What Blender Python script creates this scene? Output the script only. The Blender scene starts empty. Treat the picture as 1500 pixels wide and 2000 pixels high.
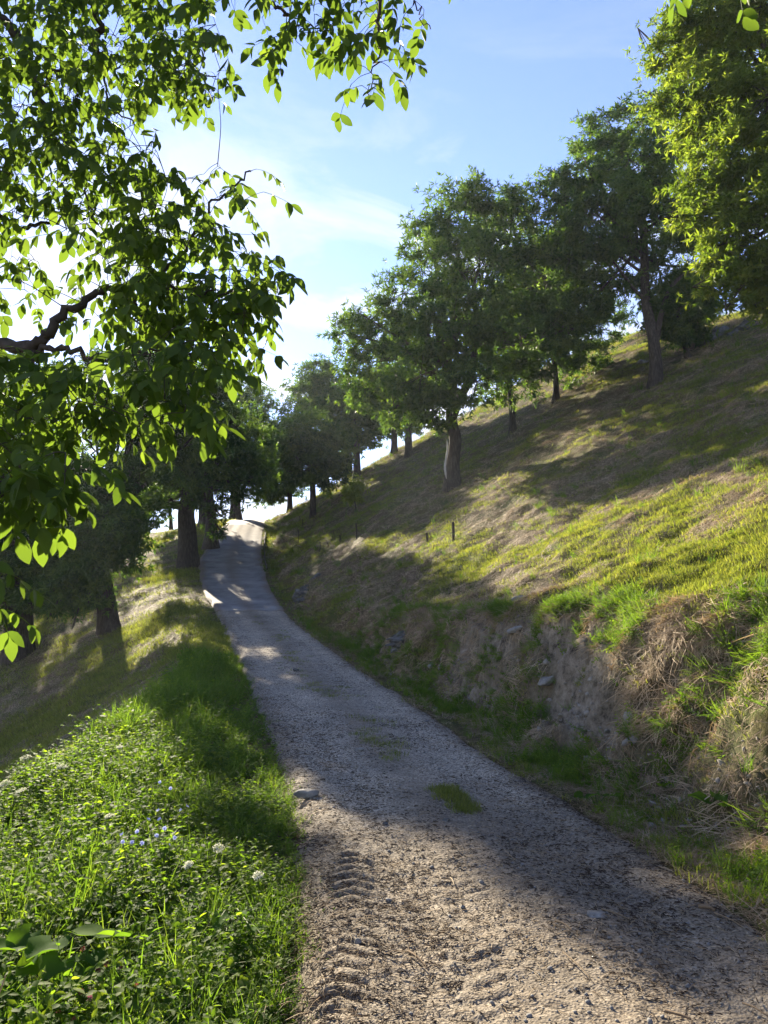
import bpy, math
import numpy as np
from mathutils import Vector, Matrix, Euler

R = math.radians
sc = bpy.context.scene
col = sc.collection

# ------------------------------------------------------------------ camera
F = 1450.0
PITCH = math.atan(190.0 / F)
CAMZ = 1.6
cam_d = bpy.data.cameras.new('camera')
cam = bpy.data.objects.new('camera', cam_d)
col.objects.link(cam)
cam.location = (0, 0, CAMZ)
cam.rotation_euler = (R(90) + PITCH, 0, 0)
cam_d.sensor_fit = 'VERTICAL'
cam_d.sensor_height = 32.0
cam_d.lens = F / 2000.0 * 32.0
cam_d.clip_start = 0.05
cam_d.clip_end = 4000
sc.camera = cam

CP, SP = math.cos(PITCH), math.sin(PITCH)


def ray(px, py):
    X = (px - 750.0) / F
    U = (1000.0 - py) / F
    return np.array([X, CP - U * SP, SP + U * CP])


def at(px, py, Y):
    d = ray(px, py)
    return d * (Y / d[1]) + np.array([0, 0, CAMZ])


def at_z(px, py, z):
    d = ray(px, py)
    return d * ((z - CAMZ) / d[2]) + np.array([0, 0, CAMZ])


# ------------------------------------------------------------------ light
sd = ray(112, 512)
sd = sd / np.linalg.norm(sd)
SUN_EL = math.asin(sd[2])
SUN_AZ = math.atan2(sd[0], sd[1])          # from +Y towards +X
sun_d = bpy.data.lights.new('sun', 'SUN')
sun_d.energy = 4.4
sun_d.angle = R(0.53)
sun_d.color = (1.0, 0.88, 0.68)
sun = bpy.data.objects.new('sun', sun_d)
col.objects.link(sun)
sun.rotation_euler = Vector(sd).to_track_quat('Z', 'Y').to_euler()

world = bpy.data.worlds.new('World')
sc.world = world
world.use_nodes = True
wn, wl = world.node_tree.nodes, world.node_tree.links
wn.clear()
w_out = wn.new('ShaderNodeOutputWorld')
w_bg = wn.new('ShaderNodeBackground')
w_sky = wn.new('ShaderNodeTexSky')
w_sky.sky_type = 'NISHITA'
w_sky.sun_disc = False
w_sky.sun_elevation = SUN_EL
w_sky.sun_rotation = SUN_AZ
w_sky.altitude = 300
w_sky.air_density = 1.0
w_sky.dust_density = 0.08
w_sky.ozone_density = 1.6
w_bg.inputs['Strength'].default_value = 0.072
# thin cirrus over the blue
w_tc = wn.new('ShaderNodeTexCoord')
w_map = wn.new('ShaderNodeMapping')
w_map.inputs['Scale'].default_value = (1.5, 1.5, 3.6)
w_map.inputs['Rotation'].default_value = (0.15, 0.35, 0.4)
w_no = wn.new('ShaderNodeTexNoise')
w_no.inputs['Scale'].default_value = 3.0
w_no.inputs['Detail'].default_value = 7
w_no.inputs['Roughness'].default_value = 0.62
w_no.inputs['Distortion'].default_value = 0.6
w_rmp = wn.new('ShaderNodeMapRange')
w_rmp.inputs['From Min'].default_value = 0.44
w_rmp.inputs['From Max'].default_value = 0.62
w_rmp.inputs['To Max'].default_value = 0.95
w_sep = wn.new('ShaderNodeSeparateXYZ')
w_low = wn.new('ShaderNodeMapRange')       # cirrus thin out towards the zenith
w_low.inputs['From Min'].default_value = 0.66
w_low.inputs['From Max'].default_value = 0.38
w_mul = wn.new('ShaderNodeMath'); w_mul.operation = 'MULTIPLY'
w_mix = wn.new('ShaderNodeMixRGB')
w_mix.inputs['Color2'].default_value = (3.3, 3.4, 3.55, 1)
wl.new(w_tc.outputs['Generated'], w_map.inputs['Vector'])
wl.new(w_map.outputs['Vector'], w_no.inputs['Vector'])
wl.new(w_no.outputs['Fac'], w_rmp.inputs['Value'])
wl.new(w_tc.outputs['Generated'], w_sep.inputs['Vector'])
wl.new(w_sep.outputs['Z'], w_low.inputs['Value'])
wl.new(w_rmp.outputs['Result'], w_mul.inputs[0])
wl.new(w_low.outputs['Result'], w_mul.inputs[1])
wl.new(w_mul.outputs['Value'], w_mix.inputs['Fac'])
w_scale = wn.new('ShaderNodeMixRGB'); w_scale.blend_type = 'MULTIPLY'
w_scale.inputs['Fac'].default_value = 1.0
w_scale.inputs['Color2'].default_value = (.80, .76, .96, 1)
wl.new(w_sky.outputs['Color'], w_scale.inputs['Color1'])
wl.new(w_scale.outputs['Color'], w_mix.inputs['Color1'])
wl.new(w_mix.outputs['Color'], w_bg.inputs['Color'])
wl.new(w_bg.outputs['Background'], w_out.inputs['Surface'])

sc.view_settings.view_transform = 'Standard'
sc.view_settings.look = 'None'
sc.view_settings.gamma = 1.0
sc.view_settings.use_curve_mapping = False
sc.view_settings.exposure = 2.3
sc.render.engine = 'CYCLES'
cy = sc.cycles
cy.max_bounces = 8
cy.diffuse_bounces = 4
cy.glossy_bounces = 2
cy.transmission_bounces = 5
cy.transparent_max_bounces = 4
cy.caustics_reflective = False
cy.caustics_refractive = False
cy.sample_clamp_indirect = 6.0
cy.use_denoising = True
cy.denoiser = 'OPENIMAGEDENOISE'
cy.denoising_prefilter = 'ACCURATE'

# ------------------------------------------------------------------ helpers
def rng_(s):
    return np.random.default_rng(s)


def _hash(ix, iy, seed):
    h = (ix.astype(np.int64) * 374761393 + iy.astype(np.int64) * 668265263 + seed * 1274126177) & 0xFFFFFFFF
    h = ((h ^ (h >> 13)) * 1274126177) & 0xFFFFFFFF
    h = h ^ (h >> 16)
    return (h & 0xFFFF) / 65535.0


def vnoise(x, y, seed=0):
    x = np.asarray(x, float); y = np.asarray(y, float)
    x, y = np.broadcast_arrays(x, y)
    ix = np.floor(x); iy = np.floor(y)
    fx = x - ix; fy = y - iy
    fx = fx * fx * (3 - 2 * fx); fy = fy * fy * (3 - 2 * fy)
    a = _hash(ix, iy, seed); b = _hash(ix + 1, iy, seed)
    c = _hash(ix, iy + 1, seed); d = _hash(ix + 1, iy + 1, seed)
    return (a * (1 - fx) + b * fx) * (1 - fy) + (c * (1 - fx) + d * fx) * fy


def fbm(x, y, octv=4, seed=0, gain=0.5):
    """-0.5 .. 0.5"""
    s = 0; a = 1.0; t = 0
    x = np.asarray(x, float); y = np.asarray(y, float)
    for i in range(octv):
        s = s + a * (vnoise(x, y, seed + i * 17) - 0.5)
        t += a
        a *= gain
        x = x * 2.03 + 11.3; y = y * 2.01 - 7.7
    return s / t


def sstep(a, b, x):
    t = np.clip((np.asarray(x, float) - a) / (b - a), 0, 1)
    return t * t * (3 - 2 * t)


def mesh_np(name, verts, tris=None, quads=None, smooth=False, attrs=None, mats=(), mat_idx=None):
    me = bpy.data.meshes.new(name)
    verts = np.ascontiguousarray(verts, np.float32)
    me.vertices.add(len(verts))
    me.vertices.foreach_set('co', verts.ravel())
    nt = 0 if tris is None else len(tris)
    nq = 0 if quads is None else len(quads)
    lv = []
    if nt: lv.append(np.asarray(tris, np.int32).ravel())
    if nq: lv.append(np.asarray(quads, np.int32).ravel())
    if nt or nq:
        lv = np.concatenate(lv)
        me.loops.add(len(lv))
        me.loops.foreach_set('vertex_index', lv)
        me.polygons.add(nt + nq)
        st = np.concatenate([np.arange(nt) * 3, nt * 3 + np.arange(nq) * 4]).astype(np.int32)
        me.polygons.foreach_set('loop_start', st)
        if smooth:
            me.polygons.foreach_set('use_smooth', np.ones(nt + nq, bool))
    for m in mats:
        me.materials.append(m)
    if mat_idx is not None:
        me.polygons.foreach_set('material_index', np.asarray(mat_idx, np.int32))
    if attrs:
        for k, v in attrs.items():
            v = np.asarray(v, np.float32)
            if v.ndim == 1:
                a = me.attributes.new(k, 'FLOAT', 'POINT'); a.data.foreach_set('value', v)
            else:
                a = me.attributes.new(k, 'FLOAT_VECTOR', 'POINT'); a.data.foreach_set('vector', v.ravel())
    me.update(calc_edges=True)
    me.validate()
    return me


class MB:
    """collects pieces of one mesh"""
    def __init__(s):
        s.v = []; s.t = []; s.q = []; s.a = []; s.n = 0

    def add(s, v, t=None, q=None, rnd=0.5):
        v = np.asarray(v, float)
        if t is not None and len(t): s.t.append(np.asarray(t) + s.n)
        if q is not None and len(q): s.q.append(np.asarray(q) + s.n)
        s.v.append(v)
        s.a.append(np.full(len(v), rnd) if np.isscalar(rnd) else np.asarray(rnd))
        s.n += len(v)
        return s

    def mesh(s, name, mat, smooth=True):
        return mesh_np(name, np.concatenate(s.v), np.concatenate(s.t) if s.t else None,
                       np.concatenate(s.q) if s.q else None, smooth, {'rnd': np.concatenate(s.a)}, [mat])


def link(name, data, parent=None, loc=(0, 0, 0), rot=None, label=None, cat=None, group=None, kind=None):
    o = bpy.data.objects.new(name, data)
    col.objects.link(o)
    o.location = loc
    if rot is not None: o.rotation_euler = rot
    if parent is not None: o.parent = parent
    for k, v in (('label', label), ('category', cat), ('group', group), ('kind', kind)):
        if v: o[k] = v
    return o


def norm(v):
    v = np.asarray(v, float)
    return v / np.maximum(np.linalg.norm(v, axis=-1, keepdims=True), 1e-9)


def tube(pts, rad, sides=8, rough=0.0, seed=0, cap=True):
    pts = np.asarray(pts, float); rad = np.asarray(rad, float)
    n = len(pts)
    tan = norm(np.gradient(pts, axis=0))
    ref = np.array([0, 0, 1.0]) if abs(tan[0][2]) < 0.9 else np.array([1.0, 0, 0])
    x = norm(np.cross(tan[0], ref)); X = [x]
    for i in range(1, n):
        x = X[-1] - tan[i] * np.dot(X[-1], tan[i])
        X.append(norm(x))
    X = np.array(X); Y = np.cross(tan, X)
    a = np.linspace(0, 2 * np.pi, sides, endpoint=False)
    rr = rad[:, None] * np.ones(sides)[None]
    if rough:
        cum = np.r_[0, np.cumsum(np.linalg.norm(np.diff(pts, axis=0), axis=1))]
        rr = rr * (1 + rough * 2 * fbm(np.cos(a)[None] * 1.7 + 5 + cum[:, None] * .35, np.sin(a)[None] * 1.7 + cum[:, None] * 0.9, 4, seed))
    v = pts[:, None] + rr[..., None] * (np.cos(a)[None, :, None] * X[:, None] + np.sin(a)[None, :, None] * Y[:, None])
    v = v.reshape(-1, 3)
    i = np.arange(n - 1)[:, None] * sides; j = np.arange(sides)[None]; k = (j + 1) % sides
    q = np.stack([i + j, i + k, i + sides + k, i + sides + j], -1).reshape(-1, 4)
    t = None
    if cap:
        v = np.concatenate([v, pts[-1:] + tan[-1:] * rad[-1] * .4])
        j = np.arange(sides)
        t = np.stack([(n - 1) * sides + j, (n - 1) * sides + (j + 1) % sides, np.full(sides, n * sides)], -1)
    return v, t, q


def smooth_path(ctrl, n=12):
    """Catmull-Rom through control points"""
    c = np.asarray(ctrl, float)
    c = np.concatenate([2 * c[:1] - c[1:2], c, 2 * c[-1:] - c[-2:-1]])
    out = []
    m = max(2, n // max(1, len(c) - 3))
    for i in range(1, len(c) - 2):
        for t in np.linspace(0, 1, m, endpoint=False):
            p0, p1, p2, p3 = c[i - 1], c[i], c[i + 1], c[i + 2]
            out.append(.5 * ((2 * p1) + (-p0 + p2) * t + (2 * p0 - 5 * p1 + 4 * p2 - p3) * t * t + (-p0 + 3 * p1 - 3 * p2 + p3) * t ** 3))
    out.append(c[-2])
    return np.array(out)


# ------------------------------------------------------------------ materials
def new_mat(name):
    m = bpy.data.materials.new(name)
    m.use_nodes = True
    m.node_tree.nodes.clear()
    return m, m.node_tree.nodes, m.node_tree.links


def ramp(nodes, stops):
    r = nodes.new('ShaderNodeValToRGB')
    e = r.color_ramp.elements
    while len(e) < len(stops): e.new(0.5)
    for el, (p, c) in zip(e, stops):
        el.position = p; el.color = (*c, 1)
    return r


def leaf_mat(name, stops, trans_gain=(1.5, 1.45, .7), trans=0.45, rough=0.45, spec=0.35, inst=False, bump=0):
    m, N, L = new_mat(name)
    out = N.new('ShaderNodeOutputMaterial')
    if inst:
        oi = N.new('ShaderNodeObjectInfo'); at1 = N.new('ShaderNodeAttribute'); at1.attribute_name = 'rnd'
        ad = N.new('ShaderNodeMath'); ad.operation = 'ADD'
        m2 = N.new('ShaderNodeMath'); m2.operation = 'MULTIPLY'; m2.inputs[1].default_value = .6
        m3 = N.new('ShaderNodeMath'); m3.operation = 'MULTIPLY'; m3.inputs[1].default_value = .4
        L.new(oi.outputs['Random'], m2.inputs[0]); L.new(at1.outputs['Fac'], m3.inputs[0])
        L.new(m2.outputs[0], ad.inputs[0]); L.new(m3.outputs[0], ad.inputs[1])
        src = ad.outputs[0]
    else:
        a = N.new('ShaderNodeAttribute'); a.attribute_name = 'rnd'; src = a.outputs['Fac']
    rp = ramp(N, stops)
    L.new(src, rp.inputs['Fac'])
    p = N.new('ShaderNodeBsdfPrincipled')
    p.inputs['Roughness'].default_value = rough
    p.inputs['Specular IOR Level'].default_value = spec
    L.new(rp.outputs['Color'], p.inputs['Base Color'])
    t = N.new('ShaderNodeBsdfTranslucent')
    g = N.new('ShaderNodeMixRGB'); g.blend_type = 'MULTIPLY'; g.inputs['Fac'].default_value = 1
    g.inputs['Color2'].default_value = (*trans_gain, 1)
    L.new(rp.outputs['Color'], g.inputs['Color1']); L.new(g.outputs['Color'], t.inputs['Color'])
    mx = N.new('ShaderNodeMixShader'); mx.inputs['Fac'].default_value = trans
    L.new(p.outputs[0], mx.inputs[1]); L.new(t.outputs[0], mx.inputs[2])
    L.new(mx.outputs[0], out.inputs['Surface'])
    return m


def solid_mat(name, c1, c2, scale=6.0, rough=0.85, bump=0.4, stretch=(1, 1, 1), detail=8, c3=None, dist=0.02):
    m, N, L = new_mat(name)
    out = N.new('ShaderNodeOutputMaterial')
    tc = N.new('ShaderNodeTexCoord'); mp = N.new('ShaderNodeMapping'); mp.inputs['Scale'].default_value = stretch
    L.new(tc.outputs['Object'], mp.inputs['Vector'])
    no = N.new('ShaderNodeTexNoise'); no.inputs['Scale'].default_value = scale
    no.inputs['Detail'].default_value = detail; no.inputs['Roughness'].default_value = .68
    L.new(mp.outputs['Vector'], no.inputs['Vector'])
    st = [(.3, c1), (.7, c2)] if c3 is None else [(.28, c1), (.52, c2), (.75, c3)]
    rp = ramp(N, st); L.new(no.outputs['Fac'], rp.inputs['Fac'])
    p = N.new('ShaderNodeBsdfPrincipled'); p.inputs['Roughness'].default_value = rough
    p.inputs['Specular IOR Level'].default_value = .2
    L.new(rp.outputs['Color'], p.inputs['Base Color'])
    b = N.new('ShaderNodeBump'); b.inputs['Strength'].default_value = bump; b.inputs['Distance'].default_value = dist
    L.new(no.outputs['Fac'], b.inputs['Height']); L.new(b.outputs['Normal'], p.inputs['Normal'])
    L.new(p.outputs[0], out.inputs['Surface'])
    return m


M_bark = solid_mat('bark', (.012, .009, .007), (.060, .048, .038), 5.0, .95, 1.0, (3.5, 3.5, .7), c3=(.13, .11, .09), dist=.07)
M_bark_dark = solid_mat('walnut_bark', (.022, .017, .013), (.075, .06, .048), 14, .8, .6, (1, 1, 1), dist=.01)
M_deadwood = solid_mat('dead_wood', (.30, .26, .21), (.5, .46, .40), 9, .8, .5, (4, 4, .6))
M_chestnut = leaf_mat('chestnut_leaf', [(0, (.028, .058, .019)), (.5, (.050, .094, .027)), (1, (.085, .132, .036))], (2.1, 2.1, .7), .54, .55, .10)
M_chestnut_pale = leaf_mat('chestnut_leaf_pale', [(0, (.052, .088, .02)), (.5, (.088, .135, .028)), (1, (.135, .175, .040))], (2.2, 2.1, .7), .58, .55, .10)
M_sunlit_sapling = leaf_mat('sunlit_sapling_leaf', [(0, (.12, .17, .03)), (1, (.24, .28, .06))], (1.9, 1.8, .6), .5, .6, .05)  # paler chestnut leaf: sunlight on the sapling is put into its colour
M_walnut = leaf_mat('walnut_leaf', [(0, (.036, .064, .017)), (.5, (.060, .098, .023)), (1, (.098, .142, .030))], (2.1, 2.1, .75), .55, .5, .10)
M_stone = solid_mat('stone', (.07, .068, .062), (.20, .19, .17), 7, .85, .6, c3=(.34, .33, .30))
M_stone_dark = solid_mat('slate_stone', (.03, .03, .029), (.10, .10, .095), 6, .8, .8, (1, 1, 3), c3=(.2, .2, .19))
M_wood_post = solid_mat('post_wood', (.035, .025, .018), (.11, .085, .06), 12, .9, .5, (2, 2, .4))
M_twig = solid_mat('twig_wood', (.06, .035, .02), (.24, .17, .10), 20, .85, .3)

# ------------------------------------------------------------------ terrain
# rows of the track in the photograph: pixel row, left edge, right edge, distance (None: on flat ground)
ROWS = [(1990, 612, 1690, None), (1800, 612, 1490, None), (1600, 600, 1165, None), (1500, 563, 985, None),
        (1400, 520, 845, 11.2), (1300, 480, 690, 16.3), (1200, 428, 552, 25), (1150, 393, 527, 30.5), (1100, 383, 510, 37),
        (1050, 417, 514, 45), (1010, 450, 520, 54)]
ky, kl, kr, kz = [], [], [], []
for py, l, r, Y in ROWS:
    if Y is None:
        a = at_z(l, py, 0.0); b = at_z(r, py, 0.0); Y = a[1]
    else:
        a = at(l, py, Y); b = at(r, py, Y)
    ky.append(Y); kl.append(a[0]); kr.append(b[0]); kz.append(a[2])
ky = np.array([-40, -8] + ky + [60, 66, 80, 150, 400, 900.])
kl = np.array([-.6, -.35] + kl + [kl[-1] - .5, kl[-1] - 1, kl[-1] - 2, kl[-1] - 4, -20, -20])
kr = np.array([2.3, 2.3] + kr + [kr[-1] - .5, kr[-1] - 1, kr[-1] - 2, kr[-1] - 4, -17, -17])
kz = np.array([-.4, 0] + kz + [kz[-1] + .25, kz[-1] + .05, kz[-1] - 3, -18, -45, -60])
GY = np.arange(-45, 910, .1)


def table(xs, ys, smooth=1.2):
    g = np.interp(GY, xs, ys)
    n = int(smooth / .1 * 3)
    k = np.exp(-.5 * (np.arange(-n, n + 1) * .1 / smooth) ** 2); k /= k.sum()
    return np.convolve(np.pad(g, n, mode='edge'), k, 'valid')


def smooth_var(g):
    # stronger smoothing far away, where the knots are far apart
    g2 = table(GY, g, 3.0)
    w = sstep(9, 20, GY)
    return g * (1 - w) + g2 * w


T_l = smooth_var(table(ky, kl, .6)); T_r = smooth_var(table(ky, kr, .6)); T_z = smooth_var(table(ky, kz, .8))
T_xc = (T_l + T_r) / 2
T_hx = (T_r - T_l) / 2
T_cos = 1 / np.sqrt(1 + np.gradient(T_xc, .1) ** 2)
T_bh = table([-40, 3, 8, 13, 18, 25, 40, 60, 900], [1.3, 1.5, 1.55, 1.25, .9, .6, .45, .3, .2])
T_bw = table([-40, 6, 9, 13, 18, 26, 900], [1.15, 1.1, .85, .85, .8, .7, .6])
T_sw = table([-40, 5, 10, 14, 18, 60, 900], [2.4, 2.3, 1.8, 1.0, .5, .6, .6])
T_ds = table([-40, 20, 25, 30, 36, 45, 60, 900], [.60, .58, .40, .29, .21, .20, .20, .1])


def T(t, y):
    return np.interp(y, GY, t)


_w = np.array([0, 17, 21, 26, 60, 200, 900.])
_s = np.array([.585, .585, .42, -.05, -.35, -.1, 0.])
_wg = np.arange(0, 900, .1)
_hg = np.cumsum(np.interp(_wg, _w, _s)) * .1
_dw = np.array([0, 8, 14, 60, 300, 900.]); _dsl = np.array([1, .95, .9, .9, .1, 0.])
_dg = np.cumsum(np.interp(_wg, _dw, _dsl)) * .1
_bt = [0, .18, .42, .72, .9, 1.0]; _bz = [0, .10, .34, .80, .96, 1.0]


def gully(y, v=1.0):
    near = sstep(20, 12, y)
    return near * (.70 * fbm(y * .6, y * 0 + 3.1, 3, 5) + .55 * fbm(y * 1.5 + v * .9, v * .5, 3, 8)) + (1 - near) * .5 * fbm(y * .4, y * 0 + 2, 2, 4)


def right_profile(v, y, nz=True):
    bh = T(T_bh, y) * (1 + .35 * fbm(y * .55, y * 0 + 1.5, 3, 31)); bw = T(T_bw, y)
    g = gully(y, v)
    strip = .42
    gfac = sstep(.1, .6, v)
    ve = v - strip - g * gfac * sstep(4.0, 1.2, v) - .12
    t = np.clip(ve / bw, 0, 1)
    w = np.maximum(0, ve - bw)
    z = -.05 * sstep(0, .25, v) * sstep(.6, .3, v) + bh * np.interp(t, _bt, _bz) + np.interp(w, _wg, _hg)
    return z, t, w, ve


def left_profile(v, y):
    sw = T(T_sw, y); ds = T(T_ds, y)
    w = np.maximum(0, v - sw)
    w2 = np.where(w < .8, w * w / 1.6, w - .4)
    return -ds * np.interp(w2, _wg, _dg) * (1 - .5 * sstep(6, 14, w) * sstep(30, 20, y))


def surf(side, v, y):
    """world point of the ground beside the track; v metres outward from the track edge. -> x, y, z, soil"""
    v, y = np.broadcast_arrays(np.asarray(v, float), np.asarray(y, float))
    xc, hx, c, zr = T(T_xc, y), T(T_hx, y), T(T_cos, y), T(T_z, y)
    x = xc + side * (hx + v / c)
    far = np.maximum(0, y - 50)
    fall = np.minimum(.010 * far ** 2, .6 * far)
    if side > 0:
        z, t, w, ve = right_profile(v, y)
        on = sstep(.1, .8, w) 
        z = z + on * (.55 * fbm(x * .33, y * .28, 3, 41) + .26 * fbm(x * 1.1, y * .55, 3, 43) + .26 * fbm(x * 2.4, y * 1.7, 3, 47, .6))
        face = sstep(.02, .25, t) * sstep(1.25, .7, ve / T(T_bw, y))
        z = z + face * (.70 * fbm(x * 1.1 + z * 1.6, y * 1.4 + z * 1.3, 5, 51, .58))
        z = z + face * sstep(20, 12, y) * .22 * fbm(x * 5 + z * 5, y * 5.5 - z * 2, 4, 57, .62)
        bare = np.clip(sstep(6.6, 8.2, y) * sstep(15, 11, y) * .8 + .28 + 2.2 * fbm(x * .9 + z * .8, y * .8, 3, 53), 0, 1)
        soil = sstep(.0, .3, t) * sstep(1.05, .85, ve / T(T_bw, y)) * sstep(22, 12, y) * bare
        z = z + zr - fall * sstep(2, 10, v)
    else:
        z = left_profile(v, y)
        on = sstep(.2, 1.2, v)
        z = z + on * (.28 * fbm(x * .4, y * .4, 3, 61) + .12 * fbm(x * 1.6, y * 1.1, 3, 63))
        soil = np.zeros_like(z)
        z = z + zr - fall * .6 * sstep(1, 8, v)
    # a small roll-off under the track edge
    return x, y, z, soil


def H(x, y):
    x = np.asarray(x, float); y = np.asarray(y, float)
    xc, hx, c = T(T_xc, y), T(T_hx, y), T(T_cos, y)
    u = x - xc
    v = (np.abs(u) - hx) * c
    zr = surf(1, np.maximum(v, 0), y)[2]; zl = surf(-1, np.maximum(v, 0), y)[2]
    return np.where(v <= 0, T(T_z, y), np.where(u > 0, zr, zl))


def hit(px, py, y0=2.5, y1=90):
    d = ray(px, py)
    ys = np.concatenate([np.arange(y0, 12, .02), np.arange(12, y1, .05)])
    xs = d[0] / d[1] * ys; zs = CAMZ + d[2] / d[1] * ys
    b = np.nonzero(zs < H(xs, ys))[0]
    if len(b) == 0:
        return None
    i = b[0]
    return np.array([xs[i], ys[i], float(H(xs[i], ys[i]))])


# ---- ground mesh (two wings) : rows along the track, columns outwards
def rows():
    y = -12.0; out = [-44, -30, -20]
    while y < 90:
        out.append(y)
        y += .16 if y < 1.5 else (max(.025, .0042 * y) if y < 14 else min(.45, .008 * y))
    return np.array(out + [95, 105, 120, 150, 200.])


def cols_r():
    v = [0, .05, .1, .16, .22, .3, .36]
    x = .40
    while x < 2.4: v.append(x); x += .028
    while x < 30: v.append(x); x += max(.05, .02 * x)
    return np.array([-.35, -.2, -.1, -.04] + v + [32, 36, 42, 50, 65, 90, 120.])


def cols_l():
    v = []
    x = 0.
    while x < 40: v.append(x); x += max(.06, .02 * x)
    return np.array([-.35, -.2, -.1, -.04] + v + [45, 55, 80, 120.])


def wing(side, vs, ys):
    V, Yg = np.meshgrid(vs, ys)
    x, y, z, soil = surf(side, np.maximum(V, 0), Yg)
    c = T(T_cos, Yg)
    x = x + side * np.minimum(V, 0) / c
    z = z - .30 * sstep(-.02, -.3, V)
    nr, nc = V.shape
    i = np.arange(nr - 1)[:, None] * nc; j = np.arange(nc - 1)[None]
    q = np.stack([i + j, i + j + 1, i + nc + j + 1, i + nc + j], -1).reshape(-1, 4)
    if side < 0: q = q[:, ::-1]
    return np.stack([x, y, z], -1).reshape(-1, 3), q, soil.ravel()


def ground_mat():
    m, N, L = new_mat('ground_turf')
    out = N.new('ShaderNodeOutputMaterial')
    geo = N.new('ShaderNodeNewGeometry')
    def noise(s, d=6, r=.6):
        n = N.new('ShaderNodeTexNoise'); n.inputs['Scale'].default_value = s; n.inputs['Detail'].default_value = d
        n.inputs['Roughness'].default_value = r; L.new(geo.outputs['Position'], n.inputs['Vector']); return n
    n1 = noise(.8); n2 = noise(14, 8, .75); n3 = noise(5.5, 10, .78)
    turf = ramp(N, [(.36, (.120, .090, .050)), (.5, (.11, .10, .040)), (.62, (.080, .098, .028))])
    L.new(n1.outputs['Fac'], turf.inputs['Fac'])
    det = ramp(N, [(.3, (.35, .33, .3)), (.7, (1.35, 1.3, 1.2))]); L.new(n2.outputs['Fac'], det.inputs['Fac'])
    mu = N.new('ShaderNodeMixRGB'); mu.blend_type = 'MULTIPLY'; mu.inputs['Fac'].default_value = 1
    L.new(turf.outputs['Color'], mu.inputs['Color1']); L.new(det.outputs['Color'], mu.inputs['Color2'])
    soil = ramp(N, [(.36, (.05, .042, .031)), (.48, (.23, .188, .135)), (.66, (.39, .33, .25))])
    L.new(n3.outputs['Fac'], soil.inputs['Fac'])
    a = N.new('ShaderNodeAttribute'); a.attribute_name = 'soil'
    mx = N.new('ShaderNodeMixRGB'); L.new(a.outputs['Fac'], mx.inputs['Fac'])
    L.new(mu.outputs['Color'], mx.inputs['Color1']); L.new(soil.outputs['Color'], mx.inputs['Color2'])
    p = N.new('ShaderNodeBsdfPrincipled'); p.inputs['Roughness'].default_value = .95; p.inputs['Specular IOR Level'].default_value = .1
    L.new(mx.outputs['Color'], p.inputs['Base Color'])
    b = N.new('ShaderNodeBump'); b.inputs['Strength'].default_value = 1.0; b.inputs['Distance'].default_value = .07
    L.new(n2.outputs['Fac'], b.inputs['Height']); L.new(b.outputs['Normal'], p.inputs['Normal'])
    L.new(p.outputs[0], out.inputs['Surface'])
    return m


M_ground = ground_mat()
ys_ = rows()
for side, vs, nm in ((1, cols_r(), 'hillside'), (-1, cols_l(), 'terrain')):
    v, q, soil = wing(side, vs, ys_)
    link(nm, mesh_np(nm, v, None, q, True, {'soil': soil}, [M_ground]), kind='structure')


# ---- track: gravel part and concrete part
CONC_Y = float(at(490, 1201, 25)[1])


def track_profile(u, y, hx):
    """height above the track table; u in metres from the centre"""
    a = u / np.maximum(hx, .1)
    rut = -.035 * (np.exp(-((a - .52) / .22) ** 2) + np.exp(-((a + .52) / .22) ** 2)) + .02
    edge = np.abs(u) - hx
    en = .16 * fbm(u * .3 + y * 1.3, y * .9 + 20, 3, 71)
    dip = -.12 * sstep(-.10, .16, edge + en)
    return rut * sstep(.1, -.3, edge), dip


def track_z(x, y):
    u = x - T(T_xc, y); hx = T(T_hx, y)
    r, d = track_profile(u, y, hx)
    return T(T_z, y) + .03 + r + .05 * fbm(x * 1.1, y * 1.1, 3, 73) * sstep(CONC_Y, CONC_Y - 2, y)


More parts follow.
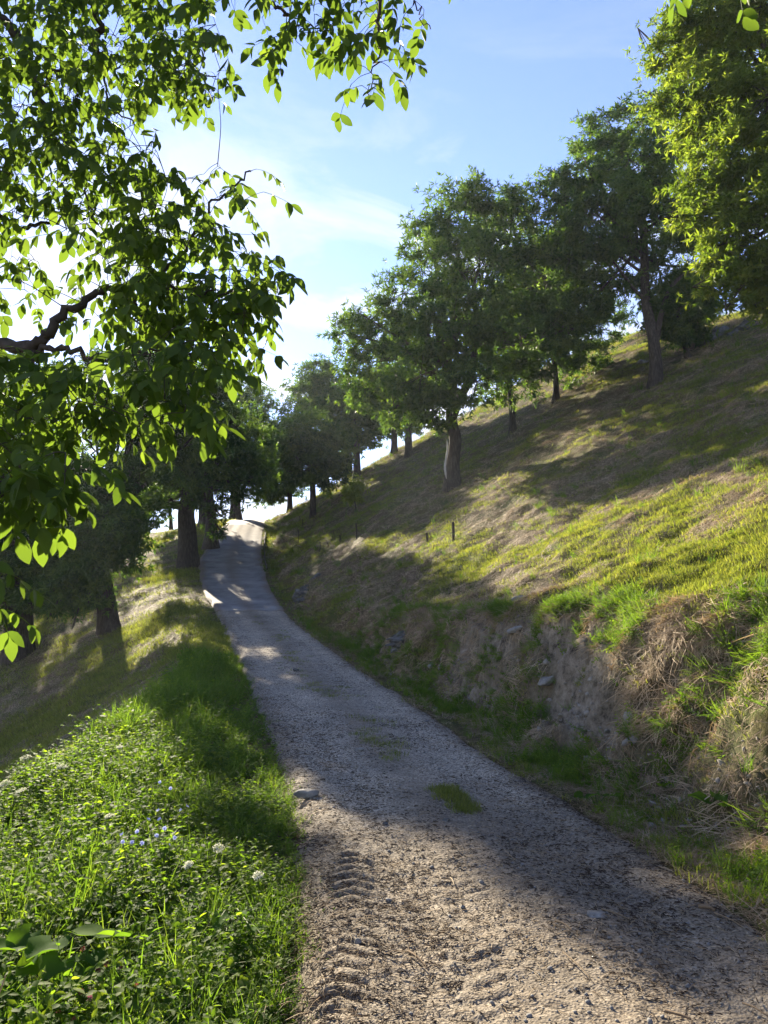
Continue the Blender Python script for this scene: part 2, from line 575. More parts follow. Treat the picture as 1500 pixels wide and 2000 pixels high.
def gravel_mat():
    m, N, L = new_mat('gravel_surface')
    out = N.new('ShaderNodeOutputMaterial')
    geo = N.new('ShaderNodeNewGeometry')
    def noise(s, d=8, r=.65):
        n = N.new('ShaderNodeTexNoise'); n.inputs['Scale'].default_value = s; n.inputs['Detail'].default_value = d
        n.inputs['Roughness'].default_value = r; L.new(geo.outputs['Position'], n.inputs['Vector']); return n
    fine = noise(55, 4, .7); mid = noise(7); big = noise(1.1, 5)
    vo = N.new('ShaderNodeTexVoronoi'); vo.inputs['Scale'].default_value = 75; L.new(geo.outputs['Position'], vo.inputs['Vector'])
    grav = ramp(N, [(.22, (.12, .102, .076)), (.5, (.31, .268, .205)), (.75, (.48, .425, .335))])
    L.new(vo.outputs['Color'], grav.inputs['Fac'])
    dirt = ramp(N, [(.32, (.036, .027, .019)), (.47, (.145, .118, .086)), (.70, (.30, .255, .195))])
    L.new(fine.outputs['Fac'], dirt.inputs['Fac'])
    a = N.new('ShaderNodeAttribute'); a.attribute_name = 'dirt'
    w = N.new('ShaderNodeMath'); w.operation = 'ADD'
    s = N.new('ShaderNodeMath'); s.operation = 'MULTIPLY_ADD'; s.inputs[1].default_value = 1.6; s.inputs[2].default_value = -.8
    L.new(mid.outputs['Fac'], s.inputs[0]); L.new(s.outputs[0], w.inputs[0]); L.new(a.outputs['Fac'], w.inputs[1])
    w.use_clamp = True
    mx = N.new('ShaderNodeMixRGB'); L.new(w.outputs[0], mx.inputs['Fac'])
    L.new(grav.outputs['Color'], mx.inputs['Color1']); L.new(dirt.outputs['Color'], mx.inputs['Color2'])
    bg = ramp(N, [(.3, (.72, .72, .72)), (.7, (1.15, 1.12, 1.08))]); L.new(big.outputs['Fac'], bg.inputs['Fac'])
    mu = N.new('ShaderNodeMixRGB'); mu.blend_type = 'MULTIPLY'; mu.inputs['Fac'].default_value = 1
    L.new(mx.outputs['Color'], mu.inputs['Color1']); L.new(bg.outputs['Color'], mu.inputs['Color2'])
    p = N.new('ShaderNodeBsdfPrincipled'); p.inputs['Roughness'].default_value = .9; p.inputs['Specular IOR Level'].default_value = .2
    L.new(mu.outputs['Color'], p.inputs['Base Color'])
    hh = N.new('ShaderNodeMath'); hh.operation = 'ADD'; L.new(fine.outputs['Fac'], hh.inputs[0]); L.new(vo.outputs['Distance'], hh.inputs[1])
    b = N.new('ShaderNodeBump'); b.inputs['Strength'].default_value = .5; b.inputs['Distance'].default_value = .012
    L.new(hh.outputs[0], b.inputs['Height']); L.new(b.outputs['Normal'], p.inputs['Normal'])
    L.new(p.outputs[0], out.inputs['Surface'])
    return m


def concrete_mat():
    m, N, L = new_mat('ribbed_concrete')
    out = N.new('ShaderNodeOutputMaterial')
    geo = N.new('ShaderNodeNewGeometry')
    n = N.new('ShaderNodeTexNoise'); n.inputs['Scale'].default_value = 1.2; n.inputs['Detail'].default_value = 9; n.inputs['Roughness'].default_value = .65
    L.new(geo.outputs['Position'], n.inputs['Vector'])
    r1 = ramp(N, [(.3, (.08, .076, .069)), (.5, (.15, .143, .131)), (.75, (.24, .231, .214))]); L.new(n.outputs['Fac'], r1.inputs['Fac'])
    a = N.new('ShaderNodeAttribute'); a.attribute_name = 'dirt'
    mx = N.new('ShaderNodeMixRGB'); L.new(a.outputs['Fac'], mx.inputs['Fac']); L.new(r1.outputs['Color'], mx.inputs['Color1'])
    mx.inputs['Color2'].default_value = (.12, .085, .055, 1)
    p = N.new('ShaderNodeBsdfPrincipled'); p.inputs['Roughness'].default_value = .75; p.inputs['Specular IOR Level'].default_value = .3
    L.new(mx.outputs['Color'], p.inputs['Base Color'])
    L.new(p.outputs[0], out.inputs['Surface'])
    return m


def strip_mesh(name, ys, us, zfun, dirtfun, mat, wide):
    U, Yg = np.meshgrid(us, ys)
    hx = T(T_hx, Yg)
    u = U * (hx + wide)
    x = T(T_xc, Yg) + u
    z = zfun(x, Yg, u, hx)
    nr, nc = U.shape
    i = np.arange(nr - 1)[:, None] * nc; j = np.arange(nc - 1)[None]
    q = np.stack([i + j, i + j + 1, i + nc + j + 1, i + nc + j], -1).reshape(-1, 4)
    d = dirtfun(x, Yg, u, hx)
    return mesh_np(name, np.stack([x, Yg, z], -1).reshape(-1, 3), None, q, True, {'dirt': d.ravel()}, [mat])


def tread(x, y):
    """lug prints of a tractor tyre pressed into the soft dirt"""
    def line(xc, half, ph, sgn, y0, y1, amp):
        s = (x - xc) / half
        p = (y + sgn * np.abs(s) * .07 + .035 * vnoise(x * 2.5, y * 2.5, 89) + ph) / .125
        f = p - np.floor(p)
        lug = sstep(.0, .22, f) * sstep(.62, .45, f)
        m = sstep(.28, .55, vnoise(x * 2.4, y * 1.5, 90)) * sstep(1.15, .85, np.abs(s)) * sstep(y0 - .3, y0 + .2, y) * sstep(y1 + .5, y1 - .3, y)
        jit = .15 + 1.5 * vnoise(x * 4.3, y * 4.3, 88)
        return -amp * lug * m * jit + .35 * amp * m
    z = line(-.19 + .012 * (y - 3), .115, 0, 1, 2.0, 5.2, .017)
    z = z + line(.36 + .05 * (y - 3), .15, .05, -1, 2.0, 5.2, .011)
    z = z + line(.95 + .02 * (y - 3), .15, .03, 1, 2.0, 4.8, .008)
    return z


def gravel_z(x, y, u, hx):
    r, d = track_profile(u, y, hx)
    z = T(T_z, y) + .03 + r + d
    soft = sstep(6.5, 4.5, y)
    z = z + .05 * fbm(x * 1.1, y * 1.1, 3, 73) * sstep(CONC_Y, CONC_Y - 2, y)
    clod = np.maximum(0, fbm(x * 9, y * 9, 3, 75)) ** 1.4 * .07
    z = z + (clod * (.35 + .65 * soft) + .010 * fbm(x * 17, y * 17, 1, 77)) * sstep(14, 6, y)
    z = z + tread(x, y)
    return z


def gravel_dirt(x, y, u, hx):
    a = u / hx
    mid = np.exp(-((a - .05 * np.sin(y * .7)) / .24) ** 2) * .62 + .6 * sstep(.72, 1.0, np.abs(a)) - .12
    near = sstep(7.5, 4.6, y + 1.2 * fbm(x * 1.3, y * .8, 3, 79) - .25 * u)
    return np.clip(mid + near * .8 + .25 * sstep(20, 23, y) + .20, 0, 1)


def conc_z(x, y, u, hx):
    e = np.abs(u) - hx
    rib = .018 * np.abs(np.sin(np.pi * (y + .06 * u) / .16))
    return T(T_z, y) + .055 + rib - .015 * (np.exp(-((np.abs(u / hx) - .5) / .2) ** 2)) - .16 * sstep(-.02, .06, e + .1 * fbm(x, y * .7, 3, 81))


def conc_dirt(x, y, u, hx):
    a = u / hx
    side = sstep(.66, .98, a + .35 * fbm(x * 1.2, y * .8, 3, 83)) * .95 + sstep(.72, 1.02, -a + .3 * fbm(x * 1.2, y * .8, 3, 84)) * .9
    mid = .55 * np.exp(-(a / .2) ** 2)
    return np.clip(side + mid + .8 * sstep(42, 49, y) + .3 * fbm(x * 2, y * 1.5, 3, 85), 0, 1)


ysg = [-12]
while ysg[-1] < CONC_Y + .02: ysg.append(ysg[-1] + (.3 if ysg[-1] < 1.8 else max(.014, .0055 * ysg[-1] - .006)))
ysg = np.array(ysg)
link('gravel_track', strip_mesh('gravel_track', ysg, np.linspace(-1, 1, 171), gravel_z, gravel_dirt, gravel_mat(), .28), kind='structure')
ysc = np.concatenate([[CONC_Y, CONC_Y + .01], np.arange(CONC_Y + .05, 50, .04), np.arange(50, 100, .25)])


def conc_z2(x, y, u, hx):
    return conc_z(x, y, u, hx) - .22 * (y <= CONC_Y + .001)


link('concrete_road', strip_mesh('concrete_road', ysc, np.linspace(-1, 1, 41), conc_z2, conc_dirt, concrete_mat(), .10), kind='structure')

# ---- thin haze volume added to imitate lens veil over the dark trees
M_veil, _N, _L = new_mat('lens_veil')
_o = _N.new('ShaderNodeOutputMaterial'); _v = _N.new('ShaderNodeVolumePrincipled')
_v.inputs['Color'].default_value = (.80, .90, 1.0, 1)
_v.inputs['Density'].default_value = 0.00028
_v.inputs['Anisotropy'].default_value = 0.35
_L.new(_v.outputs[0], _o.inputs['Volume'])
_lo = np.array([-160, -48, -110.]); _hi = np.array([150, 210, 40.])
_c = np.array([[x, y, z] for x in (0, 1) for y in (0, 1) for z in (0, 1)]) * (_hi - _lo) + _lo
link('veil_haze', mesh_np('veil_haze', _c, None, [[0, 1, 3, 2], [4, 6, 7, 5], [0, 4, 5, 1], [2, 3, 7, 6], [0, 2, 6, 4], [1, 5, 7, 3]], mats=[M_veil]), kind='stuff')
# ------------------------------------------------------------------ trees
def spray_leaves(pos, axis, k, L, W, rng, droop=.25, offs=.10, tone=0):
    """rosettes of k long leaves around each twig tip -> verts (N*4), tris, rnd"""
    n = len(pos)
    axis = norm(axis)
    ref = norm(rng.normal(size=(n, 3)))
    e1 = norm(np.cross(axis, ref)); e2 = np.cross(axis, e1)
    a = (np.arange(k)[None] / k * 2 * np.pi + rng.uniform(0, 6.28, (n, 1)) + rng.normal(0, .35, (n, k)))
    el = rng.uniform(.15, 1.15, (n, k))
    d = (np.sin(el)[..., None] * axis[:, None] + np.cos(el)[..., None] * (np.cos(a)[..., None] * e1[:, None] + np.sin(a)[..., None] * e2[:, None]))
    d[..., 2] -= droop
    d = norm(d)
    ln = L * rng.uniform(.65, 1.2, (n, k))[..., None]; wd = W * rng.uniform(.75, 1.2, (n, k))[..., None]
    b = pos[:, None] + axis[:, None] * (rng.uniform(-offs, offs * .4, (n, k))[..., None])
    up = norm(axis[:, None] + .5 * rng.normal(size=(n, k, 3)))
    s = norm(np.cross(d, up)); nn = np.cross(s, d)
    tip = b + d * ln - nn * ln * .10
    m = b + d * ln * .45
    v = np.stack([b, m + s * wd * .5 + nn * wd * .18, tip, m - s * wd * .5 + nn * wd * .18], 2).reshape(-1, 3)
    base = np.arange(n * k)[:, None] * 4
    t = np.concatenate([base + [0, 1, 2], base + [0, 2, 3]], 1).reshape(-1, 3)
    rnd = np.clip(rng.normal(.5, .16, (n, 1)) + np.reshape(tone, (-1, 1)) + rng.normal(0, .15, (n, k)), 0, 1)
    return v, t, np.repeat(rnd.ravel(), 4)


def make_crown(blobs, nleaf, L, W, rng, k=8, sub_r=.42, centre=None, inner=.45):
    """blobs: (x,y,z,r). Leaves hang in clumps near each blob's skin with gaps between."""
    blobs = np.asarray(blobs, float)
    wts = blobs[:, 3] ** 2.2; wts /= wts.sum()
    nspray = nleaf // k
    P, A, TN, subs = [], [], [], []
    cen = blobs[:, :3].mean(0) if centre is None else centre
    for b, w in zip(blobs, wts):
        ns = max(6, int(nspray * w))
        nsub = max(5, int(9 + 16 * b[3]))
        dirs = norm(rng.normal(size=(nsub, 3)))
        rad = b[3] * rng.uniform(inner, 1.0, (nsub, 1)) ** .7
        c = b[:3] + dirs * rad * np.array([1, 1, .88])
        subs.append((b, c))
        idx = rng.integers(0, nsub, ns)
        sr = sub_r * rng.uniform(.6, 1.25, nsub) * (.5 + .5 * min(b[3], 2.))
        g = rng.normal(size=(ns, 3)) * np.array([1, 1, .55]) * .54
        p = c[idx] + g * sr[idx, None]
        shoot = (rng.uniform(size=(ns, 1)) < .16) * rng.uniform(.1, .55, (ns, 1))
        p = p + norm(norm(p - b[:3]) + [0, 0, .35] + .3 * rng.normal(size=(ns, 3))) * shoot
        out = norm(p - b[:3]) * .8 + norm(p - cen) * .4 + norm(g) * .5 + np.array([0, 0, .55])
        TN.append(rng.normal(0, .24, nsub)[idx])
        P.append(p); A.append(out + .35 * rng.normal(size=(ns, 3)))
    v, t, r = spray_leaves(np.concatenate(P), np.concatenate(A), k, L, W, rng, tone=np.concatenate(TN))
    return v, t, r, subs


def make_tree(name, label, base, trunk, blobs, nleaf, seed, L=.21, W=.062, mat=None, cat='tree', group=None, rough=.16,
              tr=.35, flare=1.45, limb_r=.45, sides=14, extra_limbs=(), k=8, bark=None, sub_r=.42, subtwigs=True):
    """base: ground point; trunk: list of points (world) from the base up; blobs: (x,y,z,r) world."""
    rng = rng_(seed)
    mat = mat or M_chestnut; bark = bark or M_bark
    base = np.asarray(base, float)
    root = link(name, None, loc=base, label=label, cat=cat, group=group)
    tp = smooth_path([base - [0, 0, .35]] + [np.asarray(p, float) for p in trunk], 26)
    f = np.linspace(0, 1, len(tp))
    hgt = (tp[:, 2] - base[2])
    rad = tr * (1 - .45 * f) * (1 + (flare - 1) * np.exp(-np.maximum(hgt, 0) / (tr * 1.3)))
    mb = MB()
    mb.add(*tube(tp - base, rad, sides, rough, seed))
    for ex in extra_limbs:
        pts, r0, r1 = ex
        pp = smooth_path(pts, 18) - base
        mb.add(*tube(pp, np.linspace(r0, r1, len(pp)), 9, rough, seed + 3))
    link('trunk', mb.mesh('trunk', bark), root)
    blobs = [(a, b_, c, d * 1.12) for a, b_, c, d in blobs]
    v, t, r, subs = make_crown(blobs, int(nleaf * 1.5), L * 1.25, W * 1.05, rng, k, sub_r * .85)
    top = tp[-1]; rt = rad[-1]
    for b, c in subs:
        i0 = int(len(tp) * rng.uniform(.72, .97)); s = tp[i0]
        mid = (s + b[:3]) / 2 + rng.normal(0, .12 * b[3], 3) - np.array([0, 0, .12 * b[3]])
        pp = smooth_path([s, mid, b[:3], b[:3] + (b[:3] - mid) * .35], 10) - base
        r0 = min(rad[i0] * .7, rt * limb_r * (.6 + .35 * b[3]))
        lb = MB(); lb.add(*tube(pp, np.linspace(r0, r0 * .18, len(pp)), 7, .12, seed))
        if subtwigs:
            for cc in c[:: 2]:
                j = rng.integers(len(pp) // 2, len(pp))
                p0 = pp[j]; p1 = cc - base
                m2 = (p0 + p1) / 2 + rng.normal(0, .06, 3)
                lb.add(*tube([p0, m2, p1], [r0 * .22, r0 * .14, .006], 4))
        link('branch', lb.mesh('branch', bark), root)
    link('crown', mesh_np('crown', v - base, t, None, False, {'rnd': r}, [mat]), root)
    return root


def blobs_px(lst):
    """(px, py, Y, radius in px)"""
    out = []
    for px, py, Y, rp in lst:
        p = at(px, py, Y); out.append((*p, rp / F * Y))
    return out


def gp(px, Y):
    x = at(px, 1000, Y)[0]
    x = (px - 750) / F * Y * 1.0
    # refine so that the ground point projects to px
    for _ in range(4):
        z = float(H(x, Y)); d = Y * CP + (z - CAMZ) * SP; x = (px - 750) / F * d
    return np.array([x, Y, float(H(x, Y))])


def proj(p):
    x, y, z = p[0], p[1], p[2] - CAMZ
    d = y * CP + z * SP; u = -y * SP + z * CP
    return 750 + F * x / d, 1000 - F * u / d


def report(nm, b):
    print(nm, np.round(b, 2), 'px', np.round(proj(b)))


G_R = 'chestnut trees on the mown slope right of the track'
G_L = 'chestnut trees below and left of the track'

# --- right row
b = hit(885, 950); YA = b[1]; report('A', b)
treeA = make_tree('chestnut_tree', 'big chestnut tree with a thick twisted trunk above the fence stakes', b,
          [at(884, 910, YA), at(889, 860, YA), at(881, 815, YA), at(887, 770, YA + .3), at(868, 700, YA + .6), at(862, 640, YA + .8)],
          blobs_px([(905, 440, YA, 85), (985, 455, YA + 1, 85), (1075, 470, YA + 1.5, 70), (850, 520, YA - .5, 70), (930, 540, YA - 1.5, 95), (1040, 560, YA, 95),
                    (800, 590, YA, 75), (740, 635, YA - .5, 62), (690, 655, YA, 44), (880, 640, YA - 2, 95), (985, 650, YA - 1.8, 85), (760, 700, YA + 1, 75),
                    (830, 730, YA - 1.5, 78), (925, 745, YA - 2, 62), (780, 790, YA + .5, 62), (720, 760, YA + 1, 50), (845, 810, YA - .5, 45), (985, 745, YA, 55),
                    (1090, 650, YA + 1, 60), (840, 450, YA + .5, 42), (1010, 400, YA + 1, 40), (925, 388, YA, 30)]),
          54000, 101, group=G_R, tr=.31, flare=1.45,
          extra_limbs=[([at(882, 820, YA), at(898, 778, YA - .3), at(921, 735, YA - .5), at(928, 680, YA - .4), at(948, 620, YA - .2)], .20, .09)])
ds_ = smooth_path([at(872, 935, YA - .42), at(869, 910, YA - .36), at(874, 880, YA - .33), at(873, 858, YA - .30)], 10) - np.array(treeA.location)
link('dead_wood', MB().add(*tube(ds_, np.array([.02, .05, .06, .06, .05, .05, .04, .03, .02, .01])[:len(ds_)], 6, .3, 9)).mesh('dead_wood', M_deadwood), treeA, label='pale split strip of dead wood on the trunk')
b = hit(1280, 752); YB = b[1]; report('B', b)
make_tree('chestnut_tree', 'tall chestnut tree with a forked trunk high on the slope, second from the right edge', b,
          [at(1280, 700, YB), at(1274, 650, YB), at(1262, 590, YB + .3), at(1258, 500, YB + .4), at(1255, 420, YB + .5)],
          blobs_px([(1200, 265, YB, 62), (1255, 245, YB + .5, 52), (1150, 330, YB, 60), (1230, 340, YB - .8, 85), (1310, 330, YB, 75), (1110, 400, YB + .3, 55),
                    (1180, 430, YB - .8, 80), (1280, 430, YB - .6, 85), (1350, 430, YB, 62), (1130, 490, YB + .3, 60), (1220, 520, YB + 1.2, 60), (1330, 520, YB + .8, 65), (1170, 570, YB + .8, 50),
                    (1080, 360, YB + 1, 30), (1300, 590, YB + 1.5, 45)]),
          40000, 102, group=G_R, tr=.27, flare=1.3, L=.19,
          extra_limbs=[([at(1279, 690, YB), at(1290, 620, YB - .2), at(1312, 560, YB - .3), at(1360, 515, YB - .3)], .14, .05),
                       ([at(1278, 670, YB), at(1268, 600, YB + .2), at(1235, 560, YB + .3), at(1190, 500, YB)], .12, .04)])
YC = 16.0
b = gp(1640, YC); report('C', b)
make_tree('chestnut_tree', 'nearest chestnut tree whose light green crown hangs in from the right edge', b,
          [at(1640, 620, YC), at(1630, 450, YC), at(1600, 300, YC)],
          blobs_px([(1395, 535, YC - .5, 42), (1445, 565, YC - .5, 48), (1500, 580, YC - .5, 50), (1435, 470, YC - .5, 60), (1295, 105, YC + 1, 36), (1305, 200, YC + 1, 36), (1380, 340, YC, 55), (1345, 420, YC, 26), (1330, 95, YC + 1, 60), (1400, 60, YC, 85), (1480, 60, YC - .5, 95), (1340, 190, YC + 1, 62), (1420, 190, YC, 95), (1510, 200, YC - 1, 110), (1360, 265, YC + .8, 60),
                    (1450, 320, YC - .5, 90), (1540, 330, YC - 1, 100), (1410, 400, YC - .3, 58), (1490, 440, YC - .8, 90), (1420, 500, YC, 50), (1370, 430, YC + .2, 32), (1480, 545, YC - .4, 55), (1560, 540, YC - .6, 80),
                    (1400, 0, YC, 80), (1500, -60, YC, 130), (1620, 100, YC, 150), (1640, 300, YC, 130)]),
          72000, 103, mat=M_chestnut_pale, group=G_R, tr=.30, L=.135, W=.042, sub_r=.36)
b = hit(1001, 842); Y = b[1]; report('D', b)
make_tree('chestnut_tree', 'slim dark chestnut tree just right of and behind the twisted trunk', b,
          [at(1000, 800, Y), at(992, 740, Y), at(985, 680, Y)],
          blobs_px([(1065, 540, Y - .5, 60), (1100, 480, Y, 45), (1060, 600, Y - .5, 60), (985, 690, Y, 60), (1030, 640, Y + .5, 60), (950, 640, Y, 55), (1050, 700, Y, 45), (1000, 590, Y + .5, 60)]), 26000, 104, group=G_R, tr=.17, sides=10)
b = hit(1086, 783); Y = b[1]; report('E', b)
make_tree('chestnut_tree', 'slim chestnut tree with low branches between the twisted trunk and the forked one', b,
          [at(1085, 740, Y), at(1082, 690, Y), at(1085, 640, Y)],
          blobs_px([(1080, 640, Y, 62), (1130, 610, Y, 55), (1040, 690, Y, 35), (1120, 680, Y, 42), (1165, 650, Y + .5, 42), (1150, 705, Y + .5, 36), (1105, 735, Y, 22), (1190, 610, Y + 1, 40), (1040, 640, Y, 40), (1095, 560, Y + 1, 60)]), 17000, 105, group=G_R, tr=.17, sides=10)
b = hit(1347, 697); Y = b[1]; report('F', b)
make_tree('chestnut_tree', 'small leaning chestnut tree behind the forked one near the rock outcrop', b,
          [at(1335, 665, Y), at(1325, 630, Y), at(1322, 590, Y)],
          blobs_px([(1330, 600, Y, 52), (1365, 580, Y, 40), (1295, 630, Y, 32), (1345, 640, Y - .3, 35)]), 11000, 106, group=G_R, tr=.11, sides=9)
# --- far trees towards the crest on the right of the track
for nm, px, py, Yd, tr, lab, top, bl, n in [
    ('G', 798, 880, 46, .24, 'crest chestnut tree left of the twisted trunk, the right of two close trunks', 760,
     [(800, 790, 0, 45), (760, 760, 0, 50), (830, 740, .5, 50), (790, 700, 1, 50)], 9000),
    ('H', 770, 893, 50, .24, 'crest chestnut tree left of the twisted trunk, the left of two close trunks', 790,
     [(770, 800, 0, 42), (735, 830, 0, 30), (740, 770, 0, 42), (800, 830, 0, 25)], 8000),
    ('I', 697, 915, 50, .26, 'leafy chestnut tree on the crest beside the sky gap, with two close trunks', 850,
     [(700, 830, 0, 42), (670, 800, 0, 42), (715, 780, 0, 42), (690, 860, 0, 28), (730, 855, 0, 22)], 9000),
    ('J', 681, 928, 52, .28, 'tall rounded chestnut tree standing up against the sky at the middle', 850,
     [(620, 740, 0, 40), (650, 770, 0, 48), (600, 775, 0, 40), (640, 820, 0, 50), (585, 815, 0, 32), (665, 860, 0, 42), (625, 710 + 35, 0, 26)], 14000),
    ('K', 611, 985, 44, .20, 'round chestnut tree on the bank above the drainage channel', 930,
     [(605, 900, 0, 52), (570, 870, 0, 48), (640, 880, 0, 45), (600, 840, 0, 45), (650, 925, 0, 32), (560, 920, 0, 35)], 14000),
    ('L', 566, 986, 54, .2, 'low chestnut tree at the top right corner of the concrete road', 950,
     [(550, 930, 0, 40), (530, 890, 0, 42), (520, 950, 0, 32), (575, 945, 0, 25), (540, 975, 0, 16), (510, 975, 0, 12)], 9000)]:
    b = gp(px, Yd); report(nm, b)
    make_tree('chestnut_tree', lab, b, [at(px, (py + top) / 2, Yd), at(px - 3, top, Yd), at(px - 8, top - 40, Yd)],
              blobs_px([(x, y, Yd + dy, r) for x, y, dy, r in bl]), n, 200 + px, L=.26, W=.085, k=7, group=G_R, tr=tr, sides=9, subtwigs=False)

# --- left group
b = gp(368, 36.0); report('L1', b); Y = 36.0
make_tree('chestnut_tree', 'stout chestnut tree standing at the left edge of the concrete road', b,
          [at(366, 1040, Y), at(364, 1000, Y), at(372, 960, Y), at(385, 920, Y)],
          blobs_px([(370, 900, Y, 62), (430, 900, Y, 62), (480, 880, Y + 1, 50), (330, 940, Y - .5, 50), (410, 955, Y - 1, 45), (470, 940, Y, 45), (300, 985, Y - 1, 32),
                    (390, 840, Y + 1, 60), (450, 835, Y + 1, 55), (500, 930, Y + 1, 32), (320, 880, Y + 1, 60), (425, 1000, Y - 1, 20), (430, 1035, Y - 1.2, 15), (265, 1000, Y - .5, 30), (340, 800, Y + 1, 55), (410, 790, Y + 1, 50), (350, 755, Y + 1, 50), (300, 800, Y + 1, 55)]),
          30000, 301, group=G_L, tr=.50, flare=1.2, L=.22,
          extra_limbs=[([at(362, 990, Y), at(330, 985, Y), at(295, 995, Y - .3), at(270, 1020, Y - .3)], .24, .10)])
b = gp(216, 27.0); report('L2', b); Y = 27.0
make_tree('chestnut_tree', 'leaning chestnut tree with drooping leafy branches on the lower left slope', b,
          [at(204, 1150, Y), at(197, 1100, Y), at(200, 1040, Y), at(210, 980, Y)],
          blobs_px([(215, 1010, Y, 62), (160, 1030, Y, 62), (260, 1045, Y - .5, 42), (120, 1085, Y - .5, 48), (200, 950, Y + .5, 70), (270, 960, Y + .5, 55), (150, 960, Y, 55),
                    (170, 1110, Y - 1, 45), (130, 1150, Y - 1.2, 42), (175, 1165, Y - 1.2, 30), (245, 1085, Y - .8, 34), (110, 1180, Y - 1.2, 24), (90, 1020, Y, 55), (150, 1200, Y - 1.3, 10), (280, 880, Y + 1, 65), (110, 1140, Y - 1, 30), (190, 1130, Y - 1, 30), (230, 1050, Y - 1, 40), (160, 1070, Y - 1, 50), (320, 810, Y + 1, 65), (290, 750, Y + 1.5, 50), (290, 712, Y + 3, 46), (262, 674, Y + 3, 24), (178, 700, Y + 3, 18), (345, 738, Y + 3, 42), (395, 758, Y + 3, 40), (320, 760, Y + 3, 60), (380, 790, Y + 3, 50), (240, 820, Y + 1, 60), (380, 850, Y + 1.5, 50)]),
          56000, 302, group=G_L, tr=.34, flare=1.3, L=.20)
b = gp(35, 27.5); report('L3', b); Y = 27.5
make_tree('chestnut_tree', 'dark thick chestnut tree at the left edge of the lower slope', b,
          [at(40, 1140, Y), at(44, 1080, Y), at(40, 1020, Y)],
          blobs_px([(40, 1040, Y, 60), (0, 1000, Y, 65), (80, 960, Y + .5, 65), (20, 930, Y + .5, 60), (-60, 1020, Y, 90), (-20, 1110, Y - .5, 45), (75, 1090, Y - .6, 26), (40, 860, Y + 1, 60), (25, 1130, Y - .8, 42), (60, 1170, Y - 1, 26), (-10, 1180, Y - 1, 40), (90, 1120, Y - .8, 22)]),
          36000, 303, group=G_L, tr=.5, flare=1.3, L=.20)
for nm, px, py, Yd, tr, lab, top, bl, n in [
    ('M', 412, 1030, 41, .36, 'chestnut tree right behind the stout one beside the concrete road', 980,
     [(410, 900, 0, 55), (440, 860, 0, 50), (400, 850, 0, 50)], 9000),
    ('N', 397, 1018, 50, .32, 'farther chestnut tree showing a thin strip of trunk behind the stout one', 960,
     [(390, 870, 0, 50), (350, 840, 0, 50), (380, 800, 0, 45), (370, 930, 0, 50), (320, 900, 0, 50), (425, 925, 0, 42), (300, 950, 0, 40)], 14000),
    ('O', 334, 1045, 56, .16, 'far thin chestnut trunk standing in the bright gap under the branch', 990,
     [(330, 940, 0, 45), (300, 900, 0, 45), (350, 900, 0, 45)], 7000),
    ('P', 460, 998, 57, .42, 'chestnut tree at the top end of the track against the bright sky', 930,
     [(480, 800, 0, 50), (460, 760, 0, 42), (500, 850, 0, 48), (440, 840, 0, 50), (520, 900, 0, 35), (470, 900, 0, 45), (505, 785, 0, 35), (535, 855, 0, 35)], 14000),
    ('Q', 120, 1120, 50, .22, 'far chestnut tree on the left ridge seen through the leaves', 1060,
     [(120, 1000, 0, 55), (70, 960, 0, 60), (170, 960, 0, 55), (110, 900, 0, 60), (90, 830, 0, 60), (60, 770, 0, 50), (120, 740, 0, 40), (30, 740, 0, 40)], 15000)]:
    b = gp(px, Yd); report(nm, b)
    make_tree('chestnut_tree', lab, b, [at(px, (py + top) / 2, Yd), at(px - 3, top, Yd), at(px - 4, top - 40, Yd)],
              blobs_px([(x, y, Yd + dy, r) for x, y, dy, r in bl]), n, 200 + px, L=.26, W=.085, k=7, group=G_L, tr=tr, sides=10, subtwigs=False)

# sapling
b = hit(697, 998); Y = b[1]; report('sap', b)
make_tree('chestnut_sapling', 'little bright green chestnut sapling alone on the slope above the stakes', b,
          [at(694, 985, Y), at(690, 970, Y)],
          blobs_px([(683, 960, Y, 9), (698, 953, Y, 9), (690, 966, Y, 9), (678, 969, Y, 6), (697, 973, Y, 6)]), 1500, 401, mat=M_sunlit_sapling, tr=.035, flare=1.1, rough=.05, cat='sapling',
          L=.20, W=.06, sub_r=.3, sides=6)
# ------------------------------------------------------------------ walnut tree hanging over the track
def leaflet(b, d, nrm, L, W, curl, fold, mb, rnd):
    d = norm(d); s = norm(np.cross(d, nrm)); n = np.cross(s, d)
    ts = np.array([0, .14, .36, .62, .84, 1.0]); ws = np.array([.05, .62, 1.0, .92, .50, .0]) * W * .5
    V = []
    for t, w in zip(ts, ws):
        c = b + d * L * t - n * L * curl * t * t
        up = n * w * fold
        V += [c + s * w + up, c, c - s * w + up]
    q = []
    for i in range(5):
        a = i * 3
        q += [[a, a + 1, a + 4, a + 3], [a + 1, a + 2, a + 5, a + 4]]
    mb.add(np.array(V), None, np.array(q), rnd)


